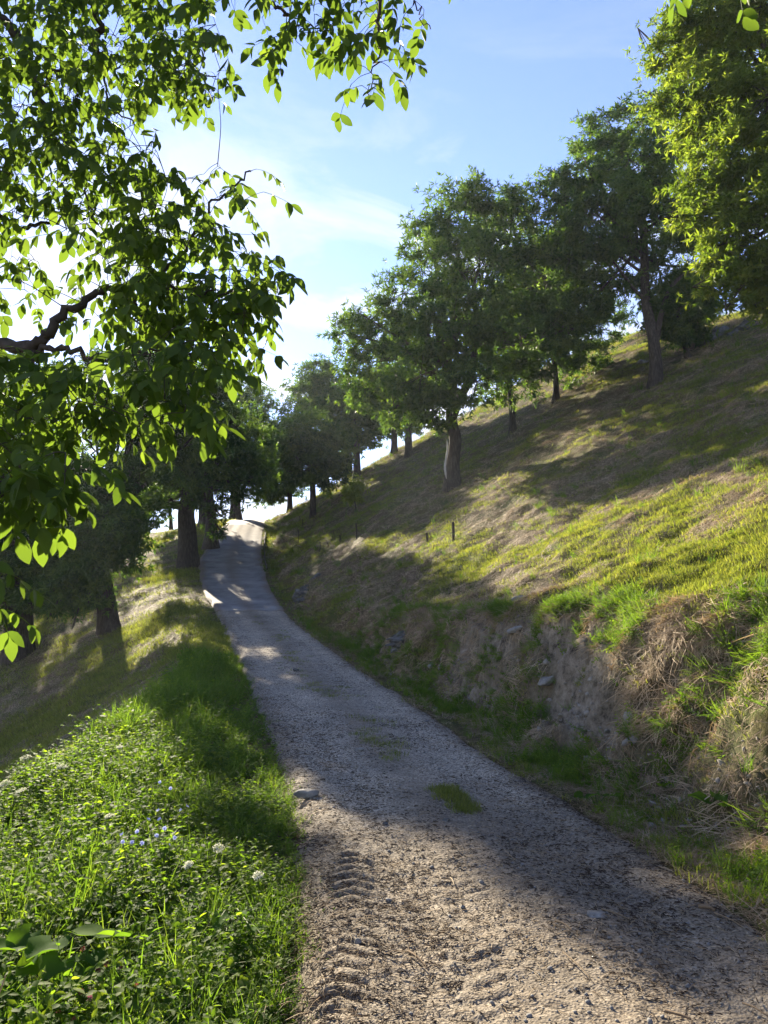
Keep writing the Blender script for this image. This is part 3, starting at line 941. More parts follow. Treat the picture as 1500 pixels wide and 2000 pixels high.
def compound_leaf(seed, Lr=.21, nl=3, big=.105):
    """rachis leaves the origin along +X and sags; leaflets in pairs and one at the end"""
    rng = rng_(seed)
    mb = MB()
    sag = rng.uniform(.15, .6)
    ts = np.linspace(0, 1, 7)
    P = np.stack([ts * Lr * (1 - .2 * sag), rng.normal(0, .012) * ts ** 2, -sag * Lr * .55 * ts ** 1.8], -1)
    v, t, q = tube(P, np.linspace(.0019, .0010, 7), 4)
    mb.add(v, t, q, .8)
    def pt(t): return np.array([np.interp(t, ts, P[:, k]) for k in range(3)])
    for i in range(nl):
        tt = .32 + .58 * i / max(1, nl - 1) if nl > 1 else .6
        sz = big * (.62 + .38 * (i + 1) / nl) * rng.uniform(.85, 1.12)
        for sg in (-1, 1):
            d = np.array([.55 + rng.normal(0, .15), sg * (.75 + rng.normal(0, .12)), -rng.uniform(.3, 1.9)])
            nr = norm(np.array([rng.normal(0, .3), rng.normal(0, .3), 1.0]) + .25 * rng.normal(size=3))
            leaflet(pt(tt - rng.uniform(0, .05)), d, nr, sz, sz * rng.uniform(.44, .56), rng.uniform(-.05, .30), rng.uniform(.0, .5), mb, np.clip(rng.normal(.5, .2), 0, 1))
    d = np.array([1, rng.normal(0, .2), -rng.uniform(.2, 1.3)])
    sz = big * rng.uniform(1.0, 1.25)
    leaflet(P[-1], d, np.array([rng.normal(0, .3), rng.normal(0, .3), 1]), sz, sz * .5, rng.uniform(0, .3), rng.uniform(.1, .5), mb, .55)
    return mb


def in_poly(px, py, poly):
    poly = np.asarray(poly, float)
    x0, y0 = poly[:, 0], poly[:, 1]; x1, y1 = np.roll(x0, -1), np.roll(y0, -1)
    ins = np.zeros(len(px), bool)
    for a, b, c, d in zip(x0, y0, x1, y1):
        cnd = ((b > py) != (d > py)) & (px < (c - a) * (py - b) / (d - b + 1e-12) + a)
        ins ^= cnd
    return ins


rw = rng_(77)
WB = np.array([-3.9, 5.0, float(H(-3.9, 5.0))])
walnut = link('walnut_tree', None, loc=WB, label='broad leaved walnut tree overhanging from the upper left, its trunk out of frame', cat='tree')
bark_mb = MB()
tw = smooth_path([WB - [0, 0, .4], WB + [.05, 0, .8], at(-160, 690, 4.6) - [.35, 0, .25], [-3.9, 4.9, 4.2], [-4.0, 4.6, 6.0], [-3.8, 4.2, 8.0]], 30)
bark_mb.add(*tube(tw - WB, np.linspace(.17, .07, len(tw)), 12, .12, 5))
link('trunk', bark_mb.mesh('trunk', M_bark_dark), walnut)
NODES = []    # points of the woody skeleton that twigs may start from


def limb(px_pts, r0, r1, sides=8):
    pts = [np.asarray(p, float) if len(p) == 3 and isinstance(p, np.ndarray) else at(*p) for p in px_pts]
    pp = smooth_path(pts, 8 * len(pts))
    pp = pp + .012 * rw.normal(size=pp.shape)
    mb = MB(); mb.add(*tube(pp - WB, r1 + (r0 - r1) * (1 - np.linspace(0, 1, len(pp))) ** 1.7, sides, .10, 6))
    NODES.append(pp[len(pp) // 4:])
    return mb


tk = tw
limbs = [
    limb([tk[12], (-80, 660, 4.3), (0, 672, 4.1), (62, 680, 4.0), (110, 632, 4.0), (165, 588, 4.1), (215, 562, 4.15), (270, 552, 4.2), (345, 510, 4.35), (400, 420, 4.5), (450, 370, 4.6), (490, 335, 4.6)], .052, .006),
    limb([(62, 682, 4.0), (125, 680, 3.95), (205, 704, 3.9), (290, 688, 3.9), (390, 690, 4.0), (450, 650, 4.1)], .022, .004, 6),
    limb([(60, 688, 4.0), (68, 735, 3.9), (100, 780, 3.8), (165, 830, 3.7), (190, 900, 3.6)], .020, .004, 6),
    limb([(215, 562, 4.15), (330, 560, 4.1), (420, 575, 4.0), (500, 560, 4.1), (545, 570, 4.1)], .013, .003, 6),
    limb([(240, 565, 4.1), (275, 625, 4.0), (300, 720, 3.9), (330, 800, 3.8)], .011, .003, 6),
    limb([tk[18], (-120, 20, 4.6), (25, 60, 4.7), (60, 120, 4.7), (80, 195, 4.6), (118, 245, 4.6), (142, 300, 4.6), (165, 360, 4.6), (185, 440, 4.5)], .045, .006),
    limb([tk[20], (60, -140, 4.5), (165, -20, 4.6), (196, 50, 4.7), (182, 80, 4.7), (197, 130, 4.7), (212, 200, 4.6), (260, 240, 4.6)], .04, .005),
    limb([(80, 195, 4.6), (98, 140, 4.6), (150, 140, 4.7), (230, 130, 4.8), (330, 120, 4.9), (420, 150, 4.9)], .014, .004, 6),
    limb([tk[22], (200, -280, 4.2), (420, -80, 4.0), (520, 0, 4.0), (555, 25, 4.0), (578, 48, 4.0), (640, 60, 3.9)], .035, .004),
    limb([tk[23], (350, -420, 3.9), (640, -180, 3.6), (730, -60, 3.6), (738, 40, 3.6), (735, 110, 3.6), (722, 190, 3.6)], .035, .003),
    limb([(560, -230, 3.65), (700, -110, 3.6), (780, -40, 3.6), (815, 10, 3.6), (835, 60, 3.6)], .012, .003, 6),
    limb([tk[24], (600, -600, 3.6), (1050, -260, 3.3), (1230, -110, 3.3), (1330, -45, 3.3), (1440, -25, 3.3)], .03, .003),
    limb([tk[10], (-150, 860, 3.2), (-60, 930, 2.9), (0, 960, 2.75), (60, 950, 2.7), (130, 905, 2.75)], .018, .004, 6),
    limb([tk[9], (-120, 1010, 3.2), (-60, 1080, 2.8), (-15, 1120, 2.6), (0, 1180, 2.6)], .014, .003, 6),
    limb([tk[14], (-60, 420, 4.8), (40, 440, 5.2), (130, 430, 5.4), (230, 420, 5.4), (330, 470, 5.2), (440, 500, 5.0)], .03, .004, 6),
]
for lb in limbs:
    link('branch', lb.mesh('branch', M_bark_dark), walnut)
NODEP = np.concatenate(NODES)

POLYS = [  # outline pieces of the leaf mass: polygon, leaves, depth range
    ([(-140, -160), (440, -160), (450, 20), (425, 110), (300, 120), (150, 110), (-140, 130)], 260, (3.6, 5.6)),
    ([(-140, 100), (430, 100), (445, 190), (415, 235), (330, 195), (290, 185), (250, 230), (235, 300), (-140, 330)], 205, (3.6, 5.5)),
    ([(-140, 300), (280, 290), (330, 330), (390, 390), (450, 470), (380, 500), (250, 470), (-140, 440)], 165, (3.8, 5.4)),
    ([(-140, 430), (330, 450), (490, 480), (530, 560), (505, 640), (380, 660), (160, 640), (-140, 600)], 120, (3.7, 5.2)),
    ([(200, 520), (520, 540), (500, 690), (430, 760), (330, 700), (200, 640)], 70, (3.6, 4.6)),
    ([(-140, 680), (120, 690), (330, 670), (450, 700), (430, 770), (360, 845), (250, 870), (120, 880), (-140, 900)], 125, (3.0, 3.9)),
    ([(-140, 880), (110, 880), (170, 900), (175, 955), (130, 965), (60, 985), (-140, 1000)], 40, (2.4, 3.2)),
    ([(380, 300), (450, 270), (520, 310), (525, 400), (450, 440), (390, 410)], 14, (4.4, 4.7)),
    ([(480, 500), (540, 520), (560, 620), (500, 640)], 12, (4.0, 4.3)),
    ([(420, -80), (560, -80), (640, 30), (600, 130), (540, 110), (500, 40), (440, 30)], 30, (3.8, 4.2)),
    ([(560, -80), (860, -80), (835, 50), (790, 90), (690, 100), (620, 30)], 34, (3.5, 3.8)),
    ([(690, 60), (790, 70), (780, 190), (690, 210), (665, 180)], 12, (3.5, 3.7)),
    ([(1240, -80), (1490, -70), (1490, -20), (1350, -12), (1250, -25)], 12, (3.2, 3.4)),
    ([(-90, 1090), (20, 1110), (28, 1215), (-90, 1225)], 11, (2.4, 2.8)),
]
ATT = []
for poly, n, (y0, y1) in POLYS:
    n = int(n * 1.6) if n > 35 else n
    pa = np.asarray(poly, float)
    got = 0
    while got < n:
        px = rw.uniform(pa[:, 0].min(), pa[:, 0].max(), 400); py = rw.uniform(pa[:, 1].min(), pa[:, 1].max(), 400)
        k = in_poly(px, py, poly)
        for a, b in zip(px[k], py[k]):
            if got >= n: break
            # looser foliage round the sun, as in the photograph
            dsun = math.hypot(a - 100, b - 545)
            if dsun < 135 and rw.uniform() < .62: continue
            if math.hypot(a - 112, b - 528) < 36: continue
            ATT.append((*at(a, b - 18, rw.uniform(y0, y1)),))
            got += 1
ATT = np.array(ATT)
# twigs: leaves gather on twigs that start at the nearest wood
tw_mb = MB()
order = np.argsort(((ATT[:, None] - NODEP[None, ::3]) ** 2).sum(-1).min(1))
wood = NODEP[::2].copy()
TWD = np.zeros_like(ATT)
pts_list = [wood]
allw = wood
for i in order:
    p = ATT[i]
    d2 = ((allw - p) ** 2).sum(1)
    # prefer to start from a point above
    j = np.argmin(d2 + .25 * np.maximum(0, p[2] - allw[:, 2]) ** 2)
    s = allw[j]
    dist = math.sqrt(d2[j])
    TWD[i] = p - s
    if dist < .02: continue
    m = (s + p) / 2 + np.array([0, 0, .10 * dist]) + rw.normal(0, .05 * dist, 3)
    r0 = .0018 + .004 * min(1, dist)
    path = smooth_path([s, m, p], 8)
    tw_mb.add(*tube(path - WB, np.linspace(r0, .0016, len(path)), 4))
    if dist > .12:
        allw = np.concatenate([allw, path[2::2]])
link('twigs', tw_mb.mesh('twigs', M_bark_dark), walnut, kind='stuff')
PROTO = [compound_leaf(500 + i, .16 + .012 * (i % 6), 2 + (i % 3 > 0), .078 + .005 * (i % 5)) for i in range(12)]
PROTO_ME = [p.mesh('leaf', M_walnut) for p in PROTO]
vis = []
for i, p in enumerate(ATT):
    a, b = proj(p)
    inside = -60 < a < 1560 and -60 < b < 2000
    vis.append(np.linalg.norm(p - [0, 0, CAMZ]) + (0 if inside else 100) + .25 * rw.uniform())
rank = np.argsort(vis)
fol = MB()
for r_, i in enumerate(rank):
    p = ATT[i]
    dv = TWD[i]
    az = math.atan2(dv[1], dv[0]) + rw.normal(0, .9)
    e = Euler((rw.normal(0, .30), rw.uniform(-.1, .85) , az))
    s = rw.uniform(.8, 1.18)
    k = int(rw.integers(0, 12))
    if r_ < 298:
        o = link('leaf', PROTO_ME[k], walnut, tuple(p - WB), e)
        o.scale = (s, s, s)
    else:
        M = np.array(e.to_matrix())
        pr = PROTO[k]
        v = np.concatenate(pr.v) @ M.T * s + (p - WB)
        fol.add(v, np.concatenate(pr.t), np.concatenate(pr.q), np.concatenate(pr.a))
link('foliage', fol.mesh('foliage', M_walnut), walnut, kind='stuff')
# ------------------------------------------------------------------ ground cover
M_grass = leaf_mat('grass_blade', [(0, (.062, .086, .026)), (.45, (.122, .146, .046)), (.8, (.185, .190, .064)), (1, (.26, .226, .10))], (2.0, 2.0, .6), .55, .6, .06, inst=True)
M_tall = leaf_mat('tall_grass_blade', [(0, (.045, .085, .018)), (.5, (.080, .135, .027)), (1, (.14, .18, .045))], (2.0, 2.1, .6), .52, .55, .06, inst=True)
M_straw = leaf_mat('dry_grass_blade', [(0, (.14, .092, .052)), (.5, (.31, .23, .14)), (1, (.50, .41, .27))], (1.2, 1.05, .8), .25, .7, .15, inst=True)
M_weed = leaf_mat('weed_leaf', [(0, (.040, .078, .018)), (.5, (.074, .128, .024)), (1, (.155, .200, .036))], (2.4, 2.4, .6), .6, .6, .05, inst=True)
M_broad = leaf_mat('broad_leaf', [(0, (.040, .085, .02)), (.5, (.055, .11, .022)), (1, (.10, .16, .03))], (2.2, 2.1, .5), .56, .7, .02)
M_white = leaf_mat('white_floret', [(0, (.55, .55, .42)), (1, (.8, .8, .70))], (1, 1, .9), .4, .6, .1)
M_blue = leaf_mat('blue_petal', [(0, (.38, .42, .70)), (1, (.52, .56, .82))], (1, 1, 1.1), .4, .6, .1)
M_pink = leaf_mat('clover_head', [(0, (.18, .06, .04)), (.6, (.32, .12, .10)), (1, (.5, .22, .28))], (1, .8, .8), .3, .6, .1)
M_yellow = leaf_mat('yellow_petal', [(0, (.6, .38, .02)), (1, (.8, .55, .03))], (1, 1, .6), .4, .6, .1, inst=True)
M_stem = leaf_mat('green_stem', [(0, (.05, .085, .02)), (1, (.10, .13, .035))], (1.3, 1.3, .6), .3, .6, .2)
M_twig_dark = solid_mat('dark_litter', (.020, .013, .009), (.07, .048, .032), 20, .9, .3)
M_rubble = solid_mat('rubble', (.10, .09, .07), (.24, .215, .175), 20, .9, .4, c3=(.40, .37, .31), dist=.006)
M_pebble = solid_mat('pebble', (.055, .054, .052), (.19, .185, .175), 30, .85, .4, c3=(.33, .32, .30), dist=.004)


def blades(n, spread, h, w, bend, rng, az=None, lift=1.0):
    """n grass blades as one MB; h, bend: (min, max); bend is the sideways reach as a share of the height"""
    a = rng.uniform(0, 6.283, n); r = spread * np.sqrt(rng.uniform(0, 1, n))
    b = np.stack([r * np.cos(a), r * np.sin(a), np.full(n, -.01)], -1)
    aa = rng.uniform(0, 6.283, n) if az is None else az + rng.normal(0, .55, n)
    hh = rng.uniform(h[0], h[1], n); bd = rng.uniform(bend[0], bend[1], n)
    out = np.stack([np.cos(aa), np.sin(aa), 0 * aa], -1)
    sd_ = np.stack([-np.sin(aa), np.cos(aa), 0 * aa], -1)
    ww = w * rng.uniform(.7, 1.3, n)
    V = []
    for t, wt in ((0, .9), (.4, 1.0), (.75, .7)):
        c = b + np.array([0, 0, 1]) * (hh * lift * (t - .28 * t * t * np.minimum(bd, 2)))[:, None] + out * (hh * bd * t ** 1.7)[:, None]
        V += [c + sd_ * (ww * wt / 2)[:, None], c - sd_ * (ww * wt / 2)[:, None]]
    t = 1.0
    V.append(b + np.array([0, 0, 1]) * (hh * lift * (1 - .28 * np.minimum(bd, 2)))[:, None] + out * (hh * bd)[:, None])
    v = np.stack(V, 1).reshape(-1, 3)
    i = np.arange(n)[:, None] * 7
    q = np.concatenate([i + [0, 1, 3, 2], i + [2, 3, 5, 4]], 1).reshape(-1, 4)
    tr = (i + [4, 5, 6]).reshape(-1, 3)
    return MB().add(v, tr, q, np.repeat(np.clip(rng.normal(.5, .25, n), 0, 1), 7))


def add_leaf(mb, b, d, nrm, L, W, rnd, droop=.15, fold=.2):
    d = norm(d); s = norm(np.cross(d, nrm)); n = np.cross(s, d)
    V = [b]
    for t, w in ((.3, .85), (.62, .9)):
        c = b + d * L * t - n * L * droop * t * t
        V += [c + s * W * w / 2 + n * W * fold * .5, c, c - s * W * w / 2 + n * W * fold * .5]
    V.append(b + d * L - n * L * droop)
    mb.add(np.array(V), [[0, 1, 2], [0, 2, 3], [4, 7, 5], [5, 7, 6]], [[1, 4, 5, 2], [2, 5, 6, 3]], rnd)


def weed_stem(rng, H_=.3, n=12, L=.045, W=.018, three=False):
    mb = MB()
    lean = rng.normal(0, .12, 2)
    P = np.array([[lean[0] * t * t, lean[1] * t * t, H_ * t - .02] for t in np.linspace(0, 1, 5)])
    v, t, q = tube(P, np.linspace(.0022, .001, 5), 3); mb.add(v, t, q, .6)
    for i in range(n):
        f = .15 + .85 * i / n
        p = np.array([np.interp(f, np.linspace(0, 1, 5), P[:, k]) for k in range(3)])
        a = i * 2.4 + rng.normal(0, .4)
        d = np.array([math.cos(a), math.sin(a), rng.uniform(-.1, .8)])
        s = (1.1 - .5 * f) * rng.uniform(.7, 1.2)
        if three:
            p2 = p + norm(d) * L * 1.0
            for da in (-1.1, 0, 1.1):
                d2 = np.array([math.cos(a + da), math.sin(a + da), rng.uniform(-.35, .35)])
                add_leaf(mb, p2, d2, np.array([0, 0, 1.]) + .3 * rng.normal(size=3), L * s, W * s, np.clip(rng.normal(.5, .25), 0, 1))
        else:
            add_leaf(mb, p, d, np.array([0, 0, 1.]) + .35 * rng.normal(size=3), L * s, W * s, np.clip(rng.normal(.5, .25), 0, 1))
    return mb


def rosette(rng, n=8, L=.12, W=.04):
    mb = MB()
    for i in range(n):
        a = i * 2.4 + rng.normal(0, .3)
        add_leaf(mb, np.array([0, 0, .0]), np.array([math.cos(a), math.sin(a), rng.uniform(.2, 1.1)]), np.array([0, 0, 1.]), L * rng.uniform(.6, 1.1), W * rng.uniform(.8, 1.2), np.clip(rng.normal(.5, .25), 0, 1), .45, .3)
    return mb


def seed_grass(rng):
    mb = blades(5, .02, (.25, .4), .004, (.1, .4), rng)
    for i in range(3):
        h = rng.uniform(.4, .65); l = rng.normal(0, .1, 2)
        P = np.array([[l[0] * t * t, l[1] * t * t, h * t] for t in np.linspace(0, 1, 6)])
        v, t, q = tube(P, np.array([.0015, .0013, .0012, .001, .004, .0015]), 4); mb.add(v, t, q, .95)
    return mb


def yellow_flower(rng):
    mb = MB()
    for i in range(6):
        c = np.array([rng.normal(0, .03), rng.normal(0, .03), rng.uniform(.15, .32)])
        for k in range(5):
            a = k * 1.256 + i
            add_leaf(mb, c, np.array([math.cos(a), math.sin(a), .5]), np.array([0, 0, 1.]), .011, .009, rng.uniform())
    return mb


def stone_np(seed, sub=2, rough=.35, flat=.6):
    import bmesh
    bm = bmesh.new(); bmesh.ops.create_icosphere(bm, subdivisions=sub, radius=1)
    v = np.array([x.co[:] for x in bm.verts]); t = np.array([[y.index for y in f.verts] for f in bm.faces]); bm.free()
    n = fbm(v[:, 0] * 1.3 + seed * 3.1, v[:, 1] * 1.3 + v[:, 2] * 1.7, 3, seed) + .6 * fbm(v[:, 2] * 2.3 + seed, v[:, 0] * 2.1 - v[:, 1], 3, seed + 5)
    v = v * (1 + rough * 1.6 * n)[:, None]
    # chop a few facets
    r = rng_(seed)
    for _ in range(6):
        d = norm(r.normal(size=3)); k = r.uniform(.55, .85)
        o = v @ d - k
        v = v - np.maximum(o, 0)[:, None] * d * .85
    return v * np.array([1, .8, flat]), t


def src(mb, mat, smooth=True):
    me = mb.mesh('clump', mat, smooth)
    return bpy.data.objects.new('clump', me)          # a source for instancing, never linked to the scene


def frames(n, az):
    """euler angles of frames whose z is n and whose x turns by az about it"""
    n = norm(n)
    ref = np.tile(np.array([1.0, 0, 0]), (len(n), 1))
    t = norm(ref - n * (ref * n).sum(1, keepdims=True)); b = np.cross(n, t)
    x = t * np.cos(az)[:, None] + b * np.sin(az)[:, None]; y = np.cross(n, x)
    return np.stack([np.arctan2(y[:, 2], n[:, 2]), np.arcsin(np.clip(-x[:, 2], -1, 1)), np.arctan2(x[:, 1], x[:, 0])], -1)


def scatter(name, P, rot, scl, idx, sources, label=None):
    me = bpy.data.meshes.new(name)
    P = np.ascontiguousarray(P, np.float32)
    me.vertices.add(len(P)); me.vertices.foreach_set('co', P.ravel())
    a = me.attributes.new('rot', 'FLOAT_VECTOR', 'POINT'); a.data.foreach_set('vector', np.ascontiguousarray(rot, np.float32).ravel())
    a = me.attributes.new('scl', 'FLOAT', 'POINT'); a.data.foreach_set('value', np.ascontiguousarray(scl, np.float32))
    a = me.attributes.new('pick', 'INT', 'POINT'); a.data.foreach_set('value', np.ascontiguousarray(idx, np.int32))
    o = link(name, me, kind='stuff')
    ng = bpy.data.node_groups.new(name, 'GeometryNodeTree')
    ng.interface.new_socket('Geometry', in_out='INPUT', socket_type='NodeSocketGeometry')
    ng.interface.new_socket('Geometry', in_out='OUTPUT', socket_type='NodeSocketGeometry')
    N, L = ng.nodes, ng.links
    gi = N.new('NodeGroupInput'); go = N.new('NodeGroupOutput')
    jn = N.new('GeometryNodeJoinGeometry')
    for so in reversed(sources):
        oi = N.new('GeometryNodeObjectInfo'); oi.inputs['Object'].default_value = so
        oi.inputs['As Instance'].default_value = False
        ti = N.new('GeometryNodeGeometryToInstance')
        L.new(oi.outputs['Geometry'], ti.inputs[0]); L.new(ti.outputs[0], jn.inputs[0])
    def attr(nm, ty):
        n = N.new('GeometryNodeInputNamedAttribute'); n.data_type = ty; n.inputs['Name'].default_value = nm; return n.outputs[0]
    ip = N.new('GeometryNodeInstanceOnPoints')
    ip.inputs['Pick Instance'].default_value = True
    L.new(gi.outputs[0], ip.inputs['Points']); L.new(jn.outputs[0], ip.inputs['Instance'])
    L.new(attr('pick', 'INT'), ip.inputs['Instance Index'])
    er = N.new('FunctionNodeEulerToRotation'); L.new(attr('rot', 'FLOAT_VECTOR'), er.inputs[0])
    L.new(er.outputs[0], ip.inputs['Rotation'])
    L.new(attr('scl', 'FLOAT'), ip.inputs['Scale'])
    L.new(ip.outputs[0], go.inputs[0])
    md = o.modifiers.new('scatter', 'NODES'); md.node_group = ng
    return o


def normals(side, v, y):
    e = .06
    a = np.stack(surf(side, v + e, y)[:3], -1) - np.stack(surf(side, np.maximum(v - e, 0), y)[:3], -1)
    b = np.stack(surf(side, v, y + e)[:3], -1) - np.stack(surf(side, v, y - e)[:3], -1)
    n = np.cross(a, b)
    n = n * np.sign(n[:, 2:3])
    return norm(n)


gr = rng_(900)
S_green = [src(blades(30, .14, (.03, .09), .0055, (.2, 1.3), rng_(901 + i)), M_grass) for i in range(4)]
S_dry = [src(blades(28, .15, (.025, .065), .0048, (1.0, 2.4), rng_(911 + i), lift=.5), M_straw) for i in range(4)]
S_tall = [src(blades(26, .09, (.16, .42), .0075, (.2, 1.0), rng_(921 + i)), M_tall) for i in range(4)]
S_hay = [src(blades(12, .13, (.06, .20), .0070, (1.0, 2.4), rng_(931 + i), az=0.0, lift=.45), M_straw) for i in range(4)]
S_weed = [src(weed_stem(rng_(941 + i), .22 + .05 * i, 14 + 2 * i, .08, .036), M_weed) for i in range(4)]
S_tri = [src(weed_stem(rng_(951 + i), .16 + .06 * i, 8, .062, .052, True), M_weed) for i in range(4)]
S_ros = [src(rosette(rng_(961 + i), 9, .16, .055), M_weed) for i in range(3)]
S_seed = [src(seed_grass(rng_(971 + i)), M_straw) for i in range(2)]
S_yel = [src(yellow_flower(rng_(981)), M_yellow)]

# ---- mown grass on the right hillside
n = 78000
y = np.exp(gr.uniform(math.log(3.2), math.log(58), n)); vm = np.minimum(28, .62 * y + 2.2 + .12 * np.maximum(0, y - 10))
v = .25 + gr.uniform(0, 1, n) ** 1.15 * vm
x, yy, z, soil = surf(1, v, y)
t_ = right_profile(v, y)[3] / T(T_bw, y)
keep = (gr.uniform(size=n) > soil * .93) & ((t_ > .85) | (y > 14) | (gr.uniform(size=n) < .3))
v, y, x, z, t_ = v[keep], y[keep], x[keep], z[keep], t_[keep]
nn = normals(1, v, y); n = len(v)
patch = fbm(x * .55, y * .4, 4, 201) * 2.2 + .5 * fbm(x * 2.3, y * 1.7, 2, 205) 
pdry = np.clip(.62 - patch * 1.5 - .20 * sstep(11, 5, y) + .22 * sstep(7, 14, v), .08, .92)
dry = gr.uniform(size=n) < pdry
az = gr.uniform(0, 6.283, n)
nu = norm(nn * np.where(dry, 1.0, .5)[:, None] + np.array([0, 0, 1]) * np.where(dry, 0, .5)[:, None])
dist = np.hypot(x, y)
scl = (.60 + dist / 24) * gr.uniform(.7, 1.3, n) * np.where(dry, 1.0, .85 + .3 * sstep(9, 5, y) * (fbm(x * 1.5, y * 1.5, 2, 207) > .05))
tus = gr.uniform(size=n) < np.clip(.02 + 1.1 * (fbm(x * .9, y * .8, 3, 209) - .19), .010, .35)
scl = np.where(tus, scl * .55, scl)
scatter('mown_grass', np.stack([x, y, z], -1), frames(nu, az), scl, np.where(tus, 8 + gr.integers(0, 12, n), np.where(dry, 4 + gr.integers(0, 4, n), gr.integers(0, 4, n))), S_green + S_dry + S_tall + S_weed + S_hay)

# ---- mown grass on the left slope
n = 38000
y = np.exp(gr.uniform(math.log(7), math.log(58), n)); v = gr.uniform(0.0, 1, n) * (.42 * y + 2) + .02
x, yy, z, _ = surf(-1, v, y)
keep = (y > 14.5) | (v > T(T_sw, y) + .2)
v, y, x, z = v[keep], y[keep], x[keep], z[keep]; n = len(v)
nn = normals(-1, v, y)
patch = fbm(x * .5, y * .35, 3, 211) * 2
dry = gr.uniform(size=n) < np.clip(.60 - patch * 1.2, .15, .9)
dist = np.hypot(x, y)
scatter('slope_grass', np.stack([x, y, z], -1), frames(norm(nn + np.array([0, 0, .6]) * (~dry)[:, None]), gr.uniform(0, 6.283, n)), (.6 + dist / 24) * gr.uniform(.7, 1.3, n),
        np.where(dry, 4 + gr.integers(0, 4, n), gr.integers(0, 4, n)), S_green + S_dry)

def hit_h(px, py, h, y0=1.8, y1=25):
    d = ray(px, py)
    ys = np.arange(y0, y1, .01); xs = d[0] / d[1] * ys; zs = CAMZ + d[2] / d[1] * ys
    k = np.nonzero(zs - H(xs, ys) < h)[0]
    i = k[0] if len(k) else len(ys) - 1
    return np.array([xs[i], ys[i], zs[i]])


BUR = hit_h(105, 1905, .08)
# ---- undergrowth on the left verge
n = 15500
y = np.exp(gr.uniform(math.log(1.7), math.log(17.5), n)); v = gr.uniform(0.0, 1, n) ** .95 * (T(T_sw, y) + .7) - .12 + .22 * fbm(y * 1.5, y * 0, 3, 221)
x, yy, z, _ = surf(-1, np.maximum(v, 0), y)
x = x - np.minimum(v, 0)
dens = fbm(x * 1.4, y * 1.1, 3, 223)
keep = gr.uniform(size=n) < np.clip(.85 + dens * 1.6, .15, 1)
keep &= ~((np.hypot(x - BUR[0], (y - BUR[1]) * .8) < .24) & (gr.uniform(size=len(x)) < .85))
v, y, x, z, dens = v[keep], y[keep], x[keep], z[keep], dens[keep]; n = len(v)
ty = gr.uniform(size=n) + .55 * fbm(x * .9, y * .9, 2, 225)
edge = sstep(.30, .0, v)
farv = sstep(8, 13, y)
pick = np.where(ty < .13 + .45 * farv + .22 * edge, gr.integers(0, 4, n), np.where(ty < .52, 4 + gr.integers(0, 4, n), np.where(ty < .86, 8 + gr.integers(0, 4, n), np.where(ty < 1.12, 12 + gr.integers(0, 3, n), np.where(ty < 1.17, 15 + gr.integers(0, 2, n), 17)))))
scl = gr.uniform(.6, 1.25, n) * (1 - .5 * edge) * (1 + .5 * dens) * (.62 + .38 * sstep(.2, 1.2, v)) * (.85 + .25 * farv)
scl = np.where(pick < 4, scl * .95, scl)
sw_ = gr.uniform(size=n) < .55 * sstep(7, 11, y)
pick = np.where(sw_, 18 + gr.integers(0, 8, n), pick)
scl = np.where(sw_, scl * 1.3, scl)
tilt = norm(np.stack([gr.normal(0, .16, n), gr.normal(0, .16, n), np.ones(n)], -1))
scatter('undergrowth', np.stack([x, y, z], -1), frames(tilt, gr.uniform(0, 6.283, n)), scl, pick, S_tall + S_weed + S_tri + S_ros + S_seed + S_yel + S_dry + S_dry)

# ---- green strip at the foot of the bank
n = 7500
y = np.exp(gr.uniform(math.log(3.0), math.log(55), n)); v = gr.uniform(-.05, .42, n) * (.7 + .6 * vnoise(y * 1.2, y * 0, 231))
x, yy, z, _ = surf(1, np.maximum(v, 0), y); x = x + np.minimum(v, 0)
keep = gr.uniform(size=n) < np.clip(.55 + 1.6 * fbm(x * 1.7, y * 1.2, 2, 233), .05, 1) * np.where(y > 24, .8, 1)
x, y, z, v = x[keep], y[keep], z[keep], v[keep]; n = len(x)
ty = gr.uniform(size=n)
pick = np.where(ty < .10, gr.integers(0, 4, n), np.where(ty < .58, 20 + gr.integers(0, 4, n), np.where(ty < .62, 4 + gr.integers(0, 4, n), np.where(ty < .67, 8 + gr.integers(0, 4, n), np.where(ty < .72, 12 + gr.integers(0, 4, n), 16 + gr.integers(0, 4, n))))))
scl = gr.uniform(.5, 1.0, n) * np.where((pick >= 4) & (pick < 16), .55, 1.0) * (.8 + .4 * sstep(6, 14, y)) * np.where(pick < 4, 1.4, 1)
scatter('verge_grass', np.stack([x, y, z], -1), frames(norm(np.stack([gr.normal(0, .12, n), gr.normal(0, .12, n), np.ones(n)], -1)), gr.uniform(0, 6.283, n)), scl, pick, S_green + S_tall + S_weed + S_tri + S_hay + S_dry)

# ---- hay and roots hanging over the cut bank
n = 26000
y = np.exp(gr.uniform(math.log(3.4), math.log(20), n)); tt = np.where(gr.uniform(size=n) < .40, gr.normal(1.02, .14, n), gr.uniform(-.3, 1.2, n))
v0 = tt * T(T_bw, y) + .42 + .12 + gully(y, 1.0 + 0 * y) * sstep(4.0, 1.2, 1.0)
v = np.maximum(v0, .05)
x, yy, z, soil = surf(1, v, y)
pat = fbm(x * .8 + z * .6, y * .9, 3, 241)
keep = gr.uniform(size=n) < np.clip(.46 + 2.6 * pat, .04, 1) * (1 - .85 * soil)
x, y, z, v, tt, pat = x[keep], y[keep], z[keep], v[keep], tt[keep], pat[keep]; n = len(x)
nn = normals(1, v, y)
down = np.stack([nn[:, 0] * nn[:, 2], nn[:, 1] * nn[:, 2], nn[:, 2] ** 2 - 1], -1)
down = norm(down + 1e-6)
ref = np.tile(np.array([1.0, 0, 0]), (n, 1))
t1 = norm(ref - nn * (ref * nn).sum(1, keepdims=True)); b1 = np.cross(nn, t1)
